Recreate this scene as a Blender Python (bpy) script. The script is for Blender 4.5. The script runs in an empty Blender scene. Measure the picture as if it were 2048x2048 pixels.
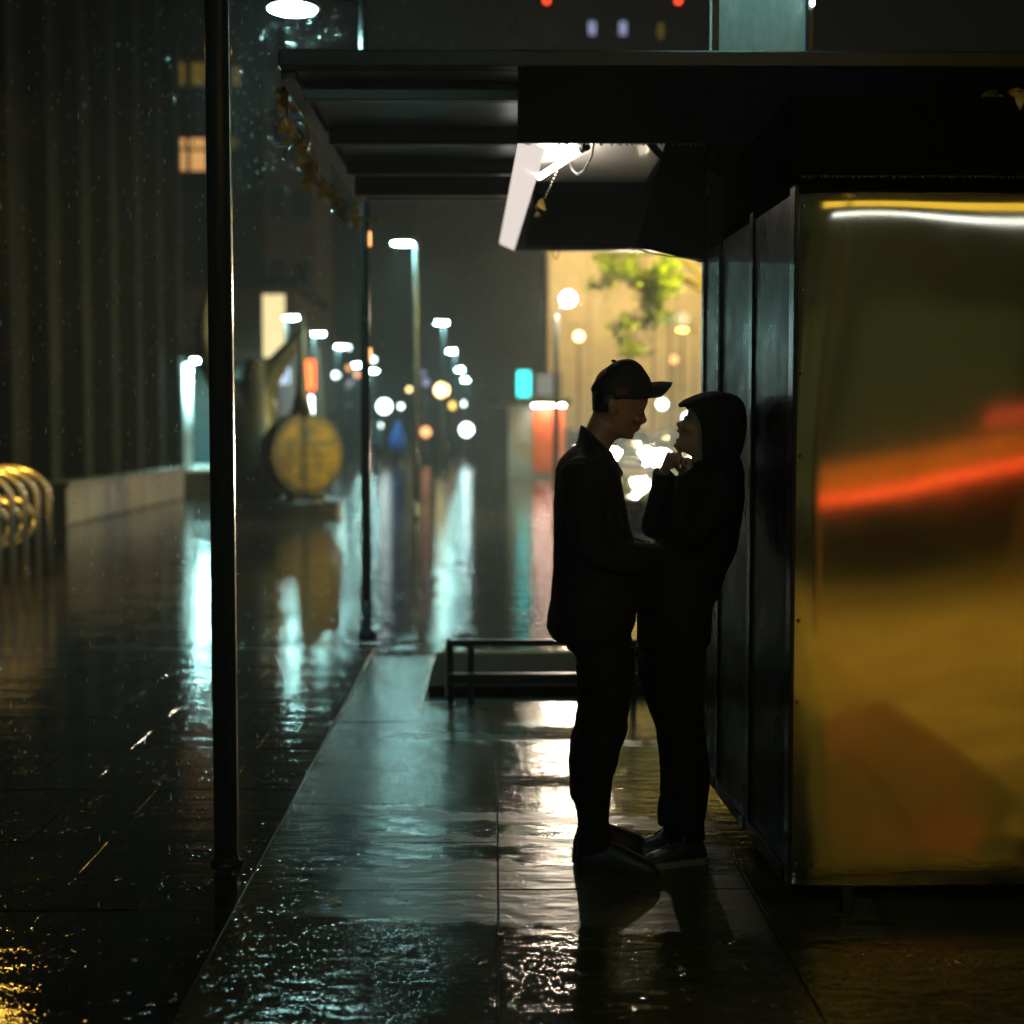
import bpy, bmesh, math, random
from mathutils import Vector, Matrix
R = math.radians
random.seed(7)
S = bpy.context.scene
COL = S.collection

# ------------------------------------------------------------------ camera
cd = bpy.data.cameras.new('camera')
cam = bpy.data.objects.new('camera', cd); COL.objects.link(cam)
cam.location = (0, 0, 1.5)
cam.rotation_euler = (R(90 - 3.28), 0, R(-0.69))
cd.sensor_width = 36; cd.lens = 52.5
cd.clip_start = 0.05; cd.clip_end = 1000
cd.dof.use_dof = True; cd.dof.focus_distance = 5.1; cd.dof.aperture_fstop = 1.6
S.camera = cam
# ------------------------------------------------------------------ night sky
w = bpy.data.worlds.new('World'); S.world = w; w.use_nodes = True
nt = w.node_tree
sky = nt.nodes.new('ShaderNodeTexSky'); sky.sky_type = 'NISHITA'; sky.sun_disc = False
sky.sun_elevation = R(-5); sky.sun_rotation = R(200)
bg = nt.nodes['Background']; bg.inputs['Strength'].default_value = 0.03
nt.links.new(sky.outputs[0], bg.inputs['Color'])
S.view_settings.view_transform = 'Standard'; S.view_settings.look = 'None'
S.view_settings.exposure = 0; S.view_settings.gamma = 1
S.view_settings.use_curve_mapping = False
S.cycles.use_denoising = True
S.cycles.use_adaptive_sampling = True; S.cycles.adaptive_threshold = 0.018; S.cycles.adaptive_min_samples = 32
S.cycles.max_bounces = 4; S.cycles.diffuse_bounces = 1; S.cycles.glossy_bounces = 3
S.cycles.transmission_bounces = 2; S.cycles.volume_bounces = 0; S.cycles.transparent_max_bounces = 6
S.cycles.sample_clamp_indirect = 6; S.cycles.sample_clamp_direct = 0
S.cycles.caustics_reflective = False; S.cycles.caustics_refractive = False

# light colours
LED = (0.48, 1.0, 0.94); SOD = (1.0, 0.58, 0.08); AMB = (1.0, 0.74, 0.30); WARM = (1.0, 0.84, 0.62); TUBE = (1.0, 0.93, 0.84)

# ------------------------------------------------------------------ materials
def setup(name):
    m = bpy.data.materials.new(name); m.use_nodes = True
    n = m.node_tree.nodes; l = m.node_tree.links
    return m, n, l, n['Principled BSDF']
def nd(n, t, **kw):
    x = n.new(t)
    for k, v in kw.items():
        if k in x.inputs: x.inputs[k].default_value = v
        else: setattr(x, k, v)
    return x
def c4(c): return (c[0], c[1], c[2], 1)
def mat(name, col, rough=0.5, metal=0.0, col2=None, nscale=8, bump=0, bscale=40, bdist=0.01, rough2=None, emit=None, estr=0, spec=0.5, coat=0, trans=0, stretch=(1, 1, 1), sampling=None):
    m, n, l, p = setup(name)
    p.inputs['Base Color'].default_value = c4(col)
    p.inputs['Roughness'].default_value = rough
    p.inputs['Metallic'].default_value = metal
    p.inputs['Specular IOR Level'].default_value = spec
    p.inputs['Coat Weight'].default_value = coat
    p.inputs['Coat Roughness'].default_value = 0.08
    p.inputs['Transmission Weight'].default_value = trans
    if emit:
        p.inputs['Emission Color'].default_value = c4(emit); p.inputs['Emission Strength'].default_value = estr
    if col2 or bump or rough2 is not None:
        tc = nd(n, 'ShaderNodeTexCoord'); mp = nd(n, 'ShaderNodeMapping'); mp.inputs['Scale'].default_value = stretch
        l.new(tc.outputs['Object'], mp.inputs['Vector'])
    if col2 or rough2 is not None:
        no = nd(n, 'ShaderNodeTexNoise', Scale=nscale, Detail=6.0, Roughness=0.6); l.new(mp.outputs[0], no.inputs['Vector'])
        if col2:
            cr = nd(n, 'ShaderNodeValToRGB'); cr.color_ramp.elements[0].position = .35; cr.color_ramp.elements[1].position = .65
            cr.color_ramp.elements[0].color = c4(col); cr.color_ramp.elements[1].color = c4(col2)
            l.new(no.outputs['Fac'], cr.inputs['Fac']); l.new(cr.outputs['Color'], p.inputs['Base Color'])
        if rough2 is not None:
            mr = nd(n, 'ShaderNodeMapRange'); mr.inputs['From Min'].default_value = .35; mr.inputs['From Max'].default_value = .65
            mr.inputs['To Min'].default_value = rough; mr.inputs['To Max'].default_value = rough2
            l.new(no.outputs['Fac'], mr.inputs['Value']); l.new(mr.outputs[0], p.inputs['Roughness'])
    if bump:
        nb = nd(n, 'ShaderNodeTexNoise', Scale=bscale, Detail=4.0); l.new(mp.outputs[0], nb.inputs['Vector'])
        b = nd(n, 'ShaderNodeBump', Strength=bump, Distance=bdist); l.new(nb.outputs['Fac'], b.inputs['Height']); l.new(b.outputs[0], p.inputs['Normal'])
    if sampling: m.cycles.emission_sampling = sampling
    return m
def glow(name, col, s, sampling=None):
    return mat(name, (0.05, 0.05, 0.05), .5, emit=col, estr=s, sampling=sampling)

def wet(name, col, col2, r_lo, r_hi, fine, fine_d, wave, wave_d, drop_d=.002, mscale=0.9, drop_scale=55, bands=False, wstretch=(.4, 1.6, 1)):
    """rain-wet ground: dark base, film of water of uneven smoothness, rain ripples"""
    m, n, l, p = setup(name)
    ge = nd(n, 'ShaderNodeNewGeometry')
    # colour
    n1 = nd(n, 'ShaderNodeTexNoise', Scale=3.0, Detail=4.0, Roughness=0.65); l.new(ge.outputs['Position'], n1.inputs['Vector'])
    cr = nd(n, 'ShaderNodeValToRGB'); cr.color_ramp.elements[0].position = .3; cr.color_ramp.elements[1].position = .7
    cr.color_ramp.elements[0].color = c4(col); cr.color_ramp.elements[1].color = c4(col2)
    l.new(n1.outputs['Fac'], cr.inputs['Fac']); l.new(cr.outputs[0], p.inputs['Base Color'])
    # film smoothness
    mp = nd(n, 'ShaderNodeMapping'); mp.inputs['Scale'].default_value = (.8, 2.4, 1); mp.inputs['Location'].default_value = (3.1, 1.3, 0)
    l.new(ge.outputs['Position'], mp.inputs['Vector'])
    n2 = nd(n, 'ShaderNodeTexNoise', Scale=mscale, Detail=5.0, Roughness=0.55); l.new(mp.outputs[0], n2.inputs['Vector'])
    mask = nd(n, 'ShaderNodeMapRange'); mask.inputs['From Min'].default_value = .5; mask.inputs['From Max'].default_value = .56
    l.new(n2.outputs['Fac'], mask.inputs['Value'])
    if bands:      # drying patches left between the pools on the platform
        sx = nd(n, 'ShaderNodeSeparateXYZ'); l.new(ge.outputs['Position'], sx.inputs[0])
        nb = nd(n, 'ShaderNodeTexNoise', Scale=5.0, Detail=4.0, Roughness=.6); l.new(ge.outputs['Position'], nb.inputs['Vector'])
        ad = nd(n, 'ShaderNodeMath', operation='MULTIPLY_ADD'); ad.inputs[1].default_value = .34; l.new(nb.outputs['Fac'], ad.inputs[0]); l.new(sx.outputs['Y'], ad.inputs[2])
        sk = nd(n, 'ShaderNodeMath', operation='MULTIPLY_ADD'); sk.inputs[1].default_value = .16; l.new(sx.outputs['X'], sk.inputs[0]); l.new(ad.outputs[0], sk.inputs[2])
        yr = nd(n, 'ShaderNodeMapRange'); yr.inputs['From Min'].default_value = 4.0; yr.inputs['From Max'].default_value = 8.5; l.new(sk.outputs[0], yr.inputs['Value'])
        cr2 = nd(n, 'ShaderNodeValToRGB'); cr2.color_ramp.interpolation = 'LINEAR'
        el = cr2.color_ramp.elements; el[0].position = 0; el[0].color = (0, 0, 0, 1); el[1].position = 1; el[1].color = (0, 0, 0, 1)
        for a_, b_ in ((4.60, 5.26), (5.44, 5.58), (5.76, 5.92), (7.2, 7.4)):
            for yv_, v_ in ((a_ - .025, 0), (a_ + .02, 1), (b_ - .02, 1), (b_ + .025, 0)):
                e_ = el.new((yv_ - 4.0) / 4.5); e_.color = (v_, v_, v_, 1)
        l.new(yr.outputs[0], cr2.inputs['Fac'])
        xr = nd(n, 'ShaderNodeMapRange'); xr.inputs['From Min'].default_value = -.68; xr.inputs['From Max'].default_value = -.35
        xn = nd(n, 'ShaderNodeMath', operation='MULTIPLY_ADD'); xn.inputs[1].default_value = .5; l.new(nb.outputs['Fac'], xn.inputs[0]); l.new(sx.outputs['X'], xn.inputs[2])
        xs = nd(n, 'ShaderNodeMath', operation='SUBTRACT'); xs.inputs[1].default_value = .25; l.new(xn.outputs[0], xs.inputs[0]); l.new(xs.outputs[0], xr.inputs['Value'])
        mm = nd(n, 'ShaderNodeMath', operation='MULTIPLY'); l.new(cr2.outputs[0], mm.inputs[0]); l.new(xr.outputs[0], mm.inputs[1])
        mask = mm
    mr = nd(n, 'ShaderNodeMapRange'); mr.inputs['To Min'].default_value = r_lo; mr.inputs['To Max'].default_value = r_hi
    l.new(mask.outputs[0], mr.inputs['Value']); l.new(mr.outputs[0], p.inputs['Roughness'])
    # fine stone grain and drop splashes
    nf = nd(n, 'ShaderNodeTexNoise', Scale=fine, Detail=1.0, Roughness=.6); l.new(ge.outputs['Position'], nf.inputs['Vector'])
    b1 = nd(n, 'ShaderNodeBump', Strength=1.0, Distance=fine_d); l.new(nf.outputs['Fac'], b1.inputs['Height'])
    vo = nd(n, 'ShaderNodeTexVoronoi', Scale=drop_scale, feature='F1'); vo.inputs['Randomness'].default_value = 1
    l.new(ge.outputs['Position'], vo.inputs['Vector'])
    b2 = nd(n, 'ShaderNodeBump', Strength=1.0, Distance=drop_d); dm = nd(n, 'ShaderNodeMapRange', interpolation_type='SMOOTHSTEP'); dm.inputs['From Min'].default_value = .04; dm.inputs['From Max'].default_value = .3; dm.inputs['To Min'].default_value = 1; dm.inputs['To Max'].default_value = 0
    l.new(vo.outputs['Distance'], dm.inputs['Value']); cl = nd(n, 'ShaderNodeTexNoise', Scale=4.5, Detail=2.0); l.new(ge.outputs['Position'], cl.inputs['Vector']); cm = nd(n, 'ShaderNodeMapRange'); cm.inputs['From Min'].default_value = .42; cm.inputs['From Max'].default_value = .68; cm.inputs['To Min'].default_value = .12; l.new(cl.outputs['Fac'], cm.inputs['Value'])
    dx = nd(n, 'ShaderNodeMath', operation='MULTIPLY'); l.new(dm.outputs[0], dx.inputs[0]); l.new(cm.outputs[0], dx.inputs[1]); l.new(dx.outputs[0], b2.inputs['Height']); l.new(b1.outputs[0], b2.inputs['Normal'])
    mw = nd(n, 'ShaderNodeMapping'); mw.inputs['Scale'].default_value = wstretch; l.new(ge.outputs['Position'], mw.inputs['Vector'])
    nw = nd(n, 'ShaderNodeTexNoise', Scale=wave, Detail=1.0); l.new(mw.outputs[0], nw.inputs['Vector'])
    b3 = nd(n, 'ShaderNodeBump', Strength=1.0, Distance=wave_d); l.new(nw.outputs['Fac'], b3.inputs['Height']); l.new(b2.outputs[0], b3.inputs['Normal'])
    l.new(b3.outputs[0], p.inputs['Normal'])
    ms = nd(n, 'ShaderNodeMapRange'); ms.inputs['To Min'].default_value = 1.0; ms.inputs['To Max'].default_value = .35; l.new(mask.outputs[0], ms.inputs['Value'])
    l.new(ms.outputs[0], b1.inputs['Strength']); l.new(ms.outputs[0], b2.inputs['Strength'])
    p.inputs['IOR'].default_value = 1.36
    return m

M = {}
M['slab'] = wet('wet_slab', (.032, .036, .02), (.055, .056, .032), .04, .28, 150, .0008, 13, .0036, .0026, drop_scale=28, bands=True, wstretch=(.6, 1.2, 1))
M['paver'] = wet('wet_paver', (.01, .011, .011), (.018, .018, .017), .035, .09, 80, .0006, 6.0, .003, .0022, drop_scale=26)
M['plaza'] = wet('wet_plaza', (.011, .012, .012), (.02, .02, .019), .045, .09, 60, .0008, 5, .010, .004, drop_scale=14, wstretch=(.25, 1.6, 1))
M['road'] = wet('wet_asphalt', (.045, .044, .04), (.07, .066, .055), .16, .3, 70, .0012, 1.5, .008, .002, drop_scale=26)
M['road_back'] = wet('damp_asphalt', (.05, .047, .04), (.08, .074, .06), .4, .55, 70, .001, 1.5, .004, .001, drop_scale=26)
M['kerb'] = wet('wet_kerb', (.09, .085, .07), (.13, .12, .1), .1, .3, 100, .001, 3, .003)
M['joint'] = mat('wet_joint', (.012, .013, .009), .35)
M['black_metal'] = mat('black_painted_steel', (.006, .007, .0075), .32, 0, col2=(.009, .010, .0105), nscale=14)
M['pole'] = mat('wet_dark_pole', (.02, .032, .036), .22, .3, bump=.2, bscale=160, bdist=.002)
M['lamp_pole'] = mat('grey_lamp_pole', (.04, .045, .048), .35, .2, col2=(.03, .034, .036), nscale=5)
M['fascia'] = mat('wet_fascia', (.006, .007, .0075), .3, 0, bump=.5, bscale=180, bdist=.003, col2=(.011, .013, .013), nscale=9)
M['soffit'] = mat('brushed_soffit', (.5, .56, .57), .3, .9, bump=.35, bscale=9, bdist=.006, stretch=(1, 14, 1), col2=(.38, .44, .45), nscale=5)
M['ceiling'] = mat('brushed_ceiling', (.75, .7, .62), .38, .25, bump=.2, bscale=14, bdist=.003, stretch=(1, 16, 1))
M['opal'] = mat('opal_glow_strip', (.7, .66, .6), .4, emit=(1, .88, .8), estr=.8, bump=.15, bscale=30, stretch=(1, 8, 1), col2=(.6, .56, .52), nscale=9)  # glow put in for the tube light on this strip
M['matte_black'] = mat('matte_black', (.004, .0043, .0043), .8, spec=0)
M['cable'] = mat('black_cable', (.01, .01, .01), .5)
M['glass_dark'] = mat('dark_glass', (.005, .007, .008), .26, 0, bump=.06, bscale=3, bdist=.02, spec=.12, rough2=.42, nscale=4)
M['mullion'] = mat('dark_mullion', (.015, .017, .018), .25, .5, bump=.2, bscale=100, bdist=.002)
M['strip_dash'] = mat('chrome_dash', (.85, .9, .9), .38, 1)
M['leaf_dry'] = mat('wet_dry_leaf', (.5, .33, .06), .18, 0, col2=(.6, .45, .1), nscale=30, bump=.4, bscale=60, bdist=.004, coat=.6)
M['water_drop'] = mat('water_drop', (.85, .9, .9), .03, 0, trans=0.9, spec=.8)
M['rain'] = mat('rain_drop', (.8, .85, .85), .1, 0, spec=1)
M['teal_sign'] = mat('wet_painted_sign', (.42, .5, .5), .42, .1, col2=(.3, .4, .41), nscale=26, bump=.5, bscale=90, bdist=.004, stretch=(1, 1, .35))
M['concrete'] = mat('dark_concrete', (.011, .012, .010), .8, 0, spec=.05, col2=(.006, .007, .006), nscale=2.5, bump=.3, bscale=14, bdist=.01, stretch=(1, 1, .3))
M['plinth'] = mat('pale_plinth', (.09, .08, .055), .55, 0, col2=(.03, .028, .02), nscale=1.6)
M['pillar'] = mat('white_pillar', (.75, .76, .74), .5, col2=(.66, .68, .67), nscale=4)
M['tealwall'] = mat('teal_wall', (.1, .18, .2), .4, col2=(.07, .13, .15), nscale=3)
M['bronze'] = mat('dark_bronze', (.014, .012, .007), .5, .1, col2=(.045, .03, .006), nscale=1.6, bump=.4, bscale=10, bdist=.02)
M['yellow_face'] = mat('yellow_disc', (.2, .105, .004), .45, 0, col2=(.035, .022, .004), nscale=4)
M['dark_relief'] = mat('dark_relief', (.05, .045, .02), .5)
M['rack'] = mat('polished_rack', (.6, .54, .44), .24, .6, bump=.1, bscale=30)
M['facade_dark'] = mat('dark_facade', (.013, .016, .017), .8, 0, spec=.08, bump=0, col2=None and (.008, .011, .012), nscale=1.2)
M['facade_warm'] = mat('haze_backdrop_wall', (.4, .33, .22), .7, 0, col2=(.32, .26, .17), nscale=.8)
M['facade_stone'] = mat('stone_surround', (.32, .26, .17), .7)
M['facade_brown'] = mat('brown_facade', (.14, .1, .07), .8, 0, spec=.1, col2=(.1, .07, .05), nscale=1)
M['win_dark'] = mat('dark_window', (.01, .012, .014), .1)
M['win_frame'] = mat('window_frame', (.08, .08, .08), .5)
M['orange_paint'] = mat('orange_red_panel', (.62, .11, .03), .4, 0, col2=(.5, .08, .03), nscale=3)
M['grey_paint'] = mat('grey_panel', (.3, .31, .3), .4, 0, col2=(.24, .25, .24), nscale=3)
M['bark'] = mat('bark', (.07, .05, .035), .8, 0, col2=(.04, .03, .02), nscale=20, bump=.8, bscale=30, bdist=.02)
M['foliage'] = mat('foliage', (.08, .12, .008), .45, 0, col2=(.12, .16, .01), nscale=6)
M['moss'] = mat('moss', (.03, .045, .01), .6, 0, col2=(.05, .07, .012), nscale=20, bump=.6, bscale=60, bdist=.01, spec=.1)
M['soil'] = mat('soil', (.010, .010, .006), .9, 0, bump=.8, bscale=30, bdist=.02, spec=.05)
# clothes and skin
M['skin_man'] = mat('skin_man', (.36, .22, .14), .42, 0, col2=(.33, .19, .12), nscale=30)
M['skin_woman'] = mat('skin_woman', (.42, .27, .18), .4, 0, col2=(.4, .25, .16), nscale=30)
M['hair'] = mat('black_hair', (.008, .007, .006), .4)
M['jacket'] = mat('dark_jacket', (.008, .008, .013), .8, spec=.25)
M['trouser'] = mat('dark_trouser', (.007, .007, .008), .8, spec=.2)
M['cap'] = mat('dark_cap', (.010, .013, .02), .8)
M['cap_red'] = mat('cap_red_patch', (.12, .008, .012), .7)
M['hoodie'] = mat('dark_hoodie', (.007, .007, .007), .8, spec=.2)
M['shoe'] = mat('dark_shoe', (.012, .011, .01), .5)
M['sole'] = mat('pale_sole', (.16, .15, .12), .6)
M['lace'] = mat('grey_lace', (.12, .11, .1), .7)
M['blue_cape'] = mat('blue_raincape', (.01, .12, .5), .35)
M['teal_coat'] = mat('dark_teal_coat', (.01, .04, .05), .5)
M['car_dark'] = mat('dark_car_paint', (.02, .022, .026), .2, .3, coat=1)
M['car_grey'] = mat('grey_car_paint', (.2, .2, .2), .25, .4, coat=1)
M['car_red'] = mat('dark_red_car_paint', (.12, .015, .012), .25, .3, coat=1)
M['car_brown'] = mat('brown_car_paint', (.13, .07, .014), .45, .1, coat=.2)
M['barrier_paint'] = mat('orange_barrier_paint', (.3, .11, .015), .5, col2=(.22, .09, .02), nscale=4)
M['tyre'] = mat('tyre', (.012, .012, .012), .7)
M['rim'] = mat('alloy_rim', (.5, .5, .5), .3, 1)
M['plate'] = mat('number_plate', (.3, .3, .27), .5)
# emitters
M['led'] = glow('led_diffuser', LED, 260)
M['led_far'] = glow('led_diffuser_far', LED, 300)
M['sodium'] = glow('sodium_diffuser', SOD, 110)
M['globe'] = glow('white_globe', (1, .84, .7), 190)
M['tube'] = glow('fluorescent_tube', TUBE, 60)
M['headlight'] = glow('headlight_glass', (1, .84, .58), 280)
M['tail'] = glow('tail_light', (1, .07, .012), 7)
M['brake'] = glow('brake_light', (1, .02, .02), .6)
M['win_warm'] = glow('lit_window_warm', (1, .5, .16), .75)
M['win_dim'] = glow('lit_window_dim', (.6, .42, .06), .16)
M['win_blue'] = glow('lit_window_blue', (.6, .65, 1), .6)
M['bulb_warm'] = glow('warm_bulb', (1, .6, .12), 4)
M['bulb_yellow'] = glow('yellow_bulb', (1, .8, .35), 7)
M['bulb_white'] = glow('white_bulb', (.8, 1, .98), 9)
M['bulb_orange'] = glow('orange_bulb', (1, .4, .14), 3)
M['bulb_red'] = glow('red_bulb', (1, .06, .02), 5)
M['sign_teal'] = glow('teal_led_sign', (.02, .85, .8), 3.2)
M['sign_cream'] = glow('cream_light_sign', (1, .82, .4), 1.1)
M['sign_blue'] = glow('pale_blue_sign', (.6, .78, 1), 1.6)
M['sign_red'] = glow('red_orange_sign', (1, .12, .03), 4)
M['sign_grey'] = glow('dim_white_sign', (.75, .75, .72), .22)
M['added_tube_white'] = glow('added_white_tube', (.95, 1, .9), 3.2)  # glow of the added tube beside the viewpoint
M['added_sign_yellow'] = glow('added_sign_glass', (1, .62, .05), 1.6)  # glow added for the steel sheet to mirror
M['added_window_glow'] = glow('added_window_glass', (.5, .6, .1), .05)  # faint glow added for the steel sheet to mirror

# ------------------------------------------------------------------ mesh helpers
class MB:
    def __init__(s): s.v = []; s.f = []
    def add(s, vs, fs):
        k = len(s.v); s.v += [tuple(v) for v in vs]; s.f += [tuple(i + k for i in f) for f in fs]; return s
    def box(s, x0, x1, y0, y1, z0, z1):
        return s.add([(x0, y0, z0), (x1, y0, z0), (x1, y1, z0), (x0, y1, z0), (x0, y0, z1), (x1, y0, z1), (x1, y1, z1), (x0, y1, z1)],
                     [(0, 3, 2, 1), (4, 5, 6, 7), (0, 1, 5, 4), (1, 2, 6, 5), (2, 3, 7, 6), (3, 0, 4, 7)])
    def cbox(s, x0, x1, y0, y1, z0, z1, c):
        """box with chamfered top edges"""
        return s.add([(x0, y0, z0), (x1, y0, z0), (x1, y1, z0), (x0, y1, z0), (x0, y0, z1 - c), (x1, y0, z1 - c), (x1, y1, z1 - c), (x0, y1, z1 - c),
                      (x0 + c, y0 + c, z1), (x1 - c, y0 + c, z1), (x1 - c, y1 - c, z1), (x0 + c, y1 - c, z1)],
                     [(0, 3, 2, 1), (0, 1, 5, 4), (1, 2, 6, 5), (2, 3, 7, 6), (3, 0, 4, 7), (4, 5, 9, 8), (5, 6, 10, 9), (6, 7, 11, 10), (7, 4, 8, 11), (8, 9, 10, 11)])
    def rings(s, rs, close=True):
        """skin a list of equal-length rings"""
        n = len(rs[0]); k = len(s.v)
        for r in rs: s.v += [tuple(p) for p in r]
        for i in range(len(rs) - 1):
            for j in range(n):
                a = k + i * n + j; b = k + i * n + (j + 1) % n
                s.f.append((a, b, b + n, a + n))
        if close:
            s.f.append(tuple(k + j for j in reversed(range(n))))
            s.f.append(tuple(k + (len(rs) - 1) * n + j for j in range(n)))
        return s
    def tube(s, pts, rad, n=10):
        pts = [Vector(p) for p in pts]; rs = []
        if not isinstance(rad, (list, tuple)): rad = [rad] * len(pts)
        up = None
        for i, p in enumerate(pts):
            t = (pts[min(i + 1, len(pts) - 1)] - pts[max(i - 1, 0)]).normalized()
            if up is None: up = Vector((0, 0, 1)) if abs(t.z) < .9 else Vector((1, 0, 0))
            a = t.cross(up).normalized(); b = a.cross(t).normalized(); up = b
            rs.append([p + (a * math.cos(2 * math.pi * j / n) + b * math.sin(2 * math.pi * j / n)) * rad[i] for j in range(n)])
        return s.rings(rs)
    def ball(s, c, r, n=12, m=8):
        if not isinstance(r, (list, tuple)): r = (r, r, r)
        rs = []
        for i in range(m + 1):
            a = math.pi * (i + .02 * (i == 0) - .02 * (i == m)) / m - math.pi / 2
            rs.append([(c[0] + r[0] * math.cos(a) * math.cos(2 * math.pi * j / n), c[1] + r[1] * math.cos(a) * math.sin(2 * math.pi * j / n), c[2] + r[2] * math.sin(a)) for j in range(n)])
        return s.rings(rs)
    def lathe(s, prof, c=(0, 0), n=16):
        return s.rings([[(c[0] + r * math.cos(2 * math.pi * j / n), c[1] + r * math.sin(2 * math.pi * j / n), z) for j in range(n)] for r, z in prof])
    def mesh(s, name, m, smooth=False):
        me = bpy.data.meshes.new(name); me.from_pydata(s.v, [], s.f); me.materials.append(M[m] if isinstance(m, str) else m)
        if smooth: me.polygons.foreach_set('use_smooth', [True] * len(me.polygons))
        me.update(); return me
    def build(s, name, m, parent=None, smooth=False, loc=None):
        o = bpy.data.objects.new(name, s.mesh(name, m, smooth)); COL.objects.link(o)
        if parent: o.parent = parent
        if loc: o.location = loc
        if smooth == 'auto':
            pass
        return o
def leaf_mesh(L, W, curl, fold):
    b = MB(); rs = []
    N = 7
    for i in range(N + 1):
        t = i / N; wv = W * math.sin(math.pi * min(1, t * .98 + .015)) ** .8 + .0006
        ang = curl * t; px = L * (math.sin(ang) / curl if abs(curl) > 1e-3 else t); pz = -L * ((1 - math.cos(ang)) / curl if abs(curl) > 1e-3 else 0)
        rs.append([(px, -wv, pz + fold * wv), (px, 0, pz), (px, wv, pz + fold * wv)])
    for r in rs: b.v += r
    for i in range(N):
        for j in range(2):
            a = i * 3 + j; b.f.append((a, a + 1, a + 4, a + 3))
    return b
def tag(o, label=None, cat=None, group=None, kind=None):
    if label: o['label'] = label
    if cat: o['category'] = cat
    if group: o['group'] = group
    if kind: o['kind'] = kind
    return o
def empty(name, loc, label, cat, group=None, rz=0):
    o = bpy.data.objects.new(name, None); COL.objects.link(o); o.location = loc; o.rotation_euler[2] = rz
    o.empty_display_size = .1
    return tag(o, label, cat, group)
def bev(o, wd=.004, seg=2):
    b = o.modifiers.new('bevel', 'BEVEL'); b.width = wd; b.segments = seg; b.limit_method = 'ANGLE'; return o
def copy_tree(o, parent=None):
    c = o.copy(); COL.objects.link(c); c.parent = parent
    for ch in o.children: copy_tree(ch, c)
    return c
def lamp(name, kind, loc, power, col, parent=None, radius=.1, target=None, size=90, blend=.6):
    ld = bpy.data.lights.new(name, kind); ld.energy = power; ld.color = col
    ld.shadow_soft_size = radius
    if kind == 'SPOT': ld.spot_size = R(size); ld.spot_blend = blend
    o = bpy.data.objects.new(name, ld); COL.objects.link(o); o.location = loc
    if target is not None:
        o.rotation_euler = (Vector(target) - Vector(loc)).to_track_quat('-Z', 'Y').to_euler()
    if parent:
        o.parent = parent
    return o

# ================================================================== THE SETTING
g = MB().add([(-300, -300, 0), (300, -300, 0), (300, 300, 0), (-300, 300, 0)], [(0, 1, 2, 3)])
ground = tag(g.build('ground', 'plaza', loc=(0, 0, -.09)), kind='structure')
# road to the right of the waiting platform and behind the photographer
rd = MB().add([(1.2, 9.9, 0), (14, 9.9, 0), (14, 200, 0), (1.2, 200, 0)], [(0, 1, 2, 3)])
tag(rd.build('road', 'road', loc=(0, 0, -.086)), kind='structure')
rd = MB().add([(2.2, -60, 0), (16, -60, 0), (16, 9.9, 0), (2.2, 9.9, 0)], [(0, 1, 2, 3)])
tag(rd.build('road', 'road_back', loc=(0, 0, -.086)), kind='structure')
M['pavement'] = wet('wet_pavement', (.045, .045, .03), (.07, .068, .045), .35, .5, 90, .001, 2, .004)
tag(MB().box(-.8, 2.195, -14, .893, -.088, -.012).build('pavement', 'pavement'), kind='structure')
# raised platform body under the slabs
pl = MB().box(-.795, 2.19, .9, 9.68, -.09, -.016)
platform = tag(pl.build('platform', 'joint'), kind='structure')
# individual slabs of the platform
XS = [-.81, .012, .834, 1.656, 2.195]; Y0 = .897; DY = .553
rowi = 0
y = Y0
while y < 9.6:
    for i in range(4):
        x0, x1 = XS[i], XS[i + 1]
        y1 = min(y + DY, 9.7)
        if x0 > -.5 and y > 7.8: continue
        if i == 0 and y > 7.8: x1 = -.40
        gpx = .0016
        s = MB().cbox(x0 + gpx, x1 - gpx, y + gpx * .6, y1 - gpx * .6, -.085 if i in (0,) else -.05, random.uniform(-.0014, .0014), .0022)
        s.build('slab', 'slab', platform)
    y += DY
# steel edge strip beside the planting bed
s = MB().box(-.397, -.385, 7.83, 9.45, -.015, .012); s.build('edge_strip', 'rack', platform)
# plaza pavers on the left, the near ones one by one
plaza = tag(MB().box(-5.6, -.83, 2.6, 10.4, -.0885, -.052).build('plaza_bed', 'joint'), kind='structure')
pmesh = {}
def paver_mesh(wd):
    k = round(wd, 3)
    if k not in pmesh:
        pmesh[k] = MB().cbox(.002, wd - .002, .002, .398, -.02, 0, .0014).mesh('paver', 'paver')
    return pmesh[k]
n = 0; y = 2.7; row = 0
while y < 10.2:
    x = -.835
    off = .3 if row % 2 else 0.0
    first = True
    while x > -4.9:
        wd = .3 if (first and row % 2) else .6
        first = False
        x -= wd
        if abs(x / y) > .42 and y < 9: pass
        if x < -.36 * (y + 1.2) - .8: break
        o = bpy.data.objects.new('paver', paver_mesh(wd)); COL.objects.link(o); o.parent = plaza
        o.location = (x, y, -.042 + random.uniform(-.0018, .0018)); o.rotation_euler = (R(random.uniform(-.12, .12)), R(random.uniform(-.12, .12)), 0)
    y += .4; row += 1

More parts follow.
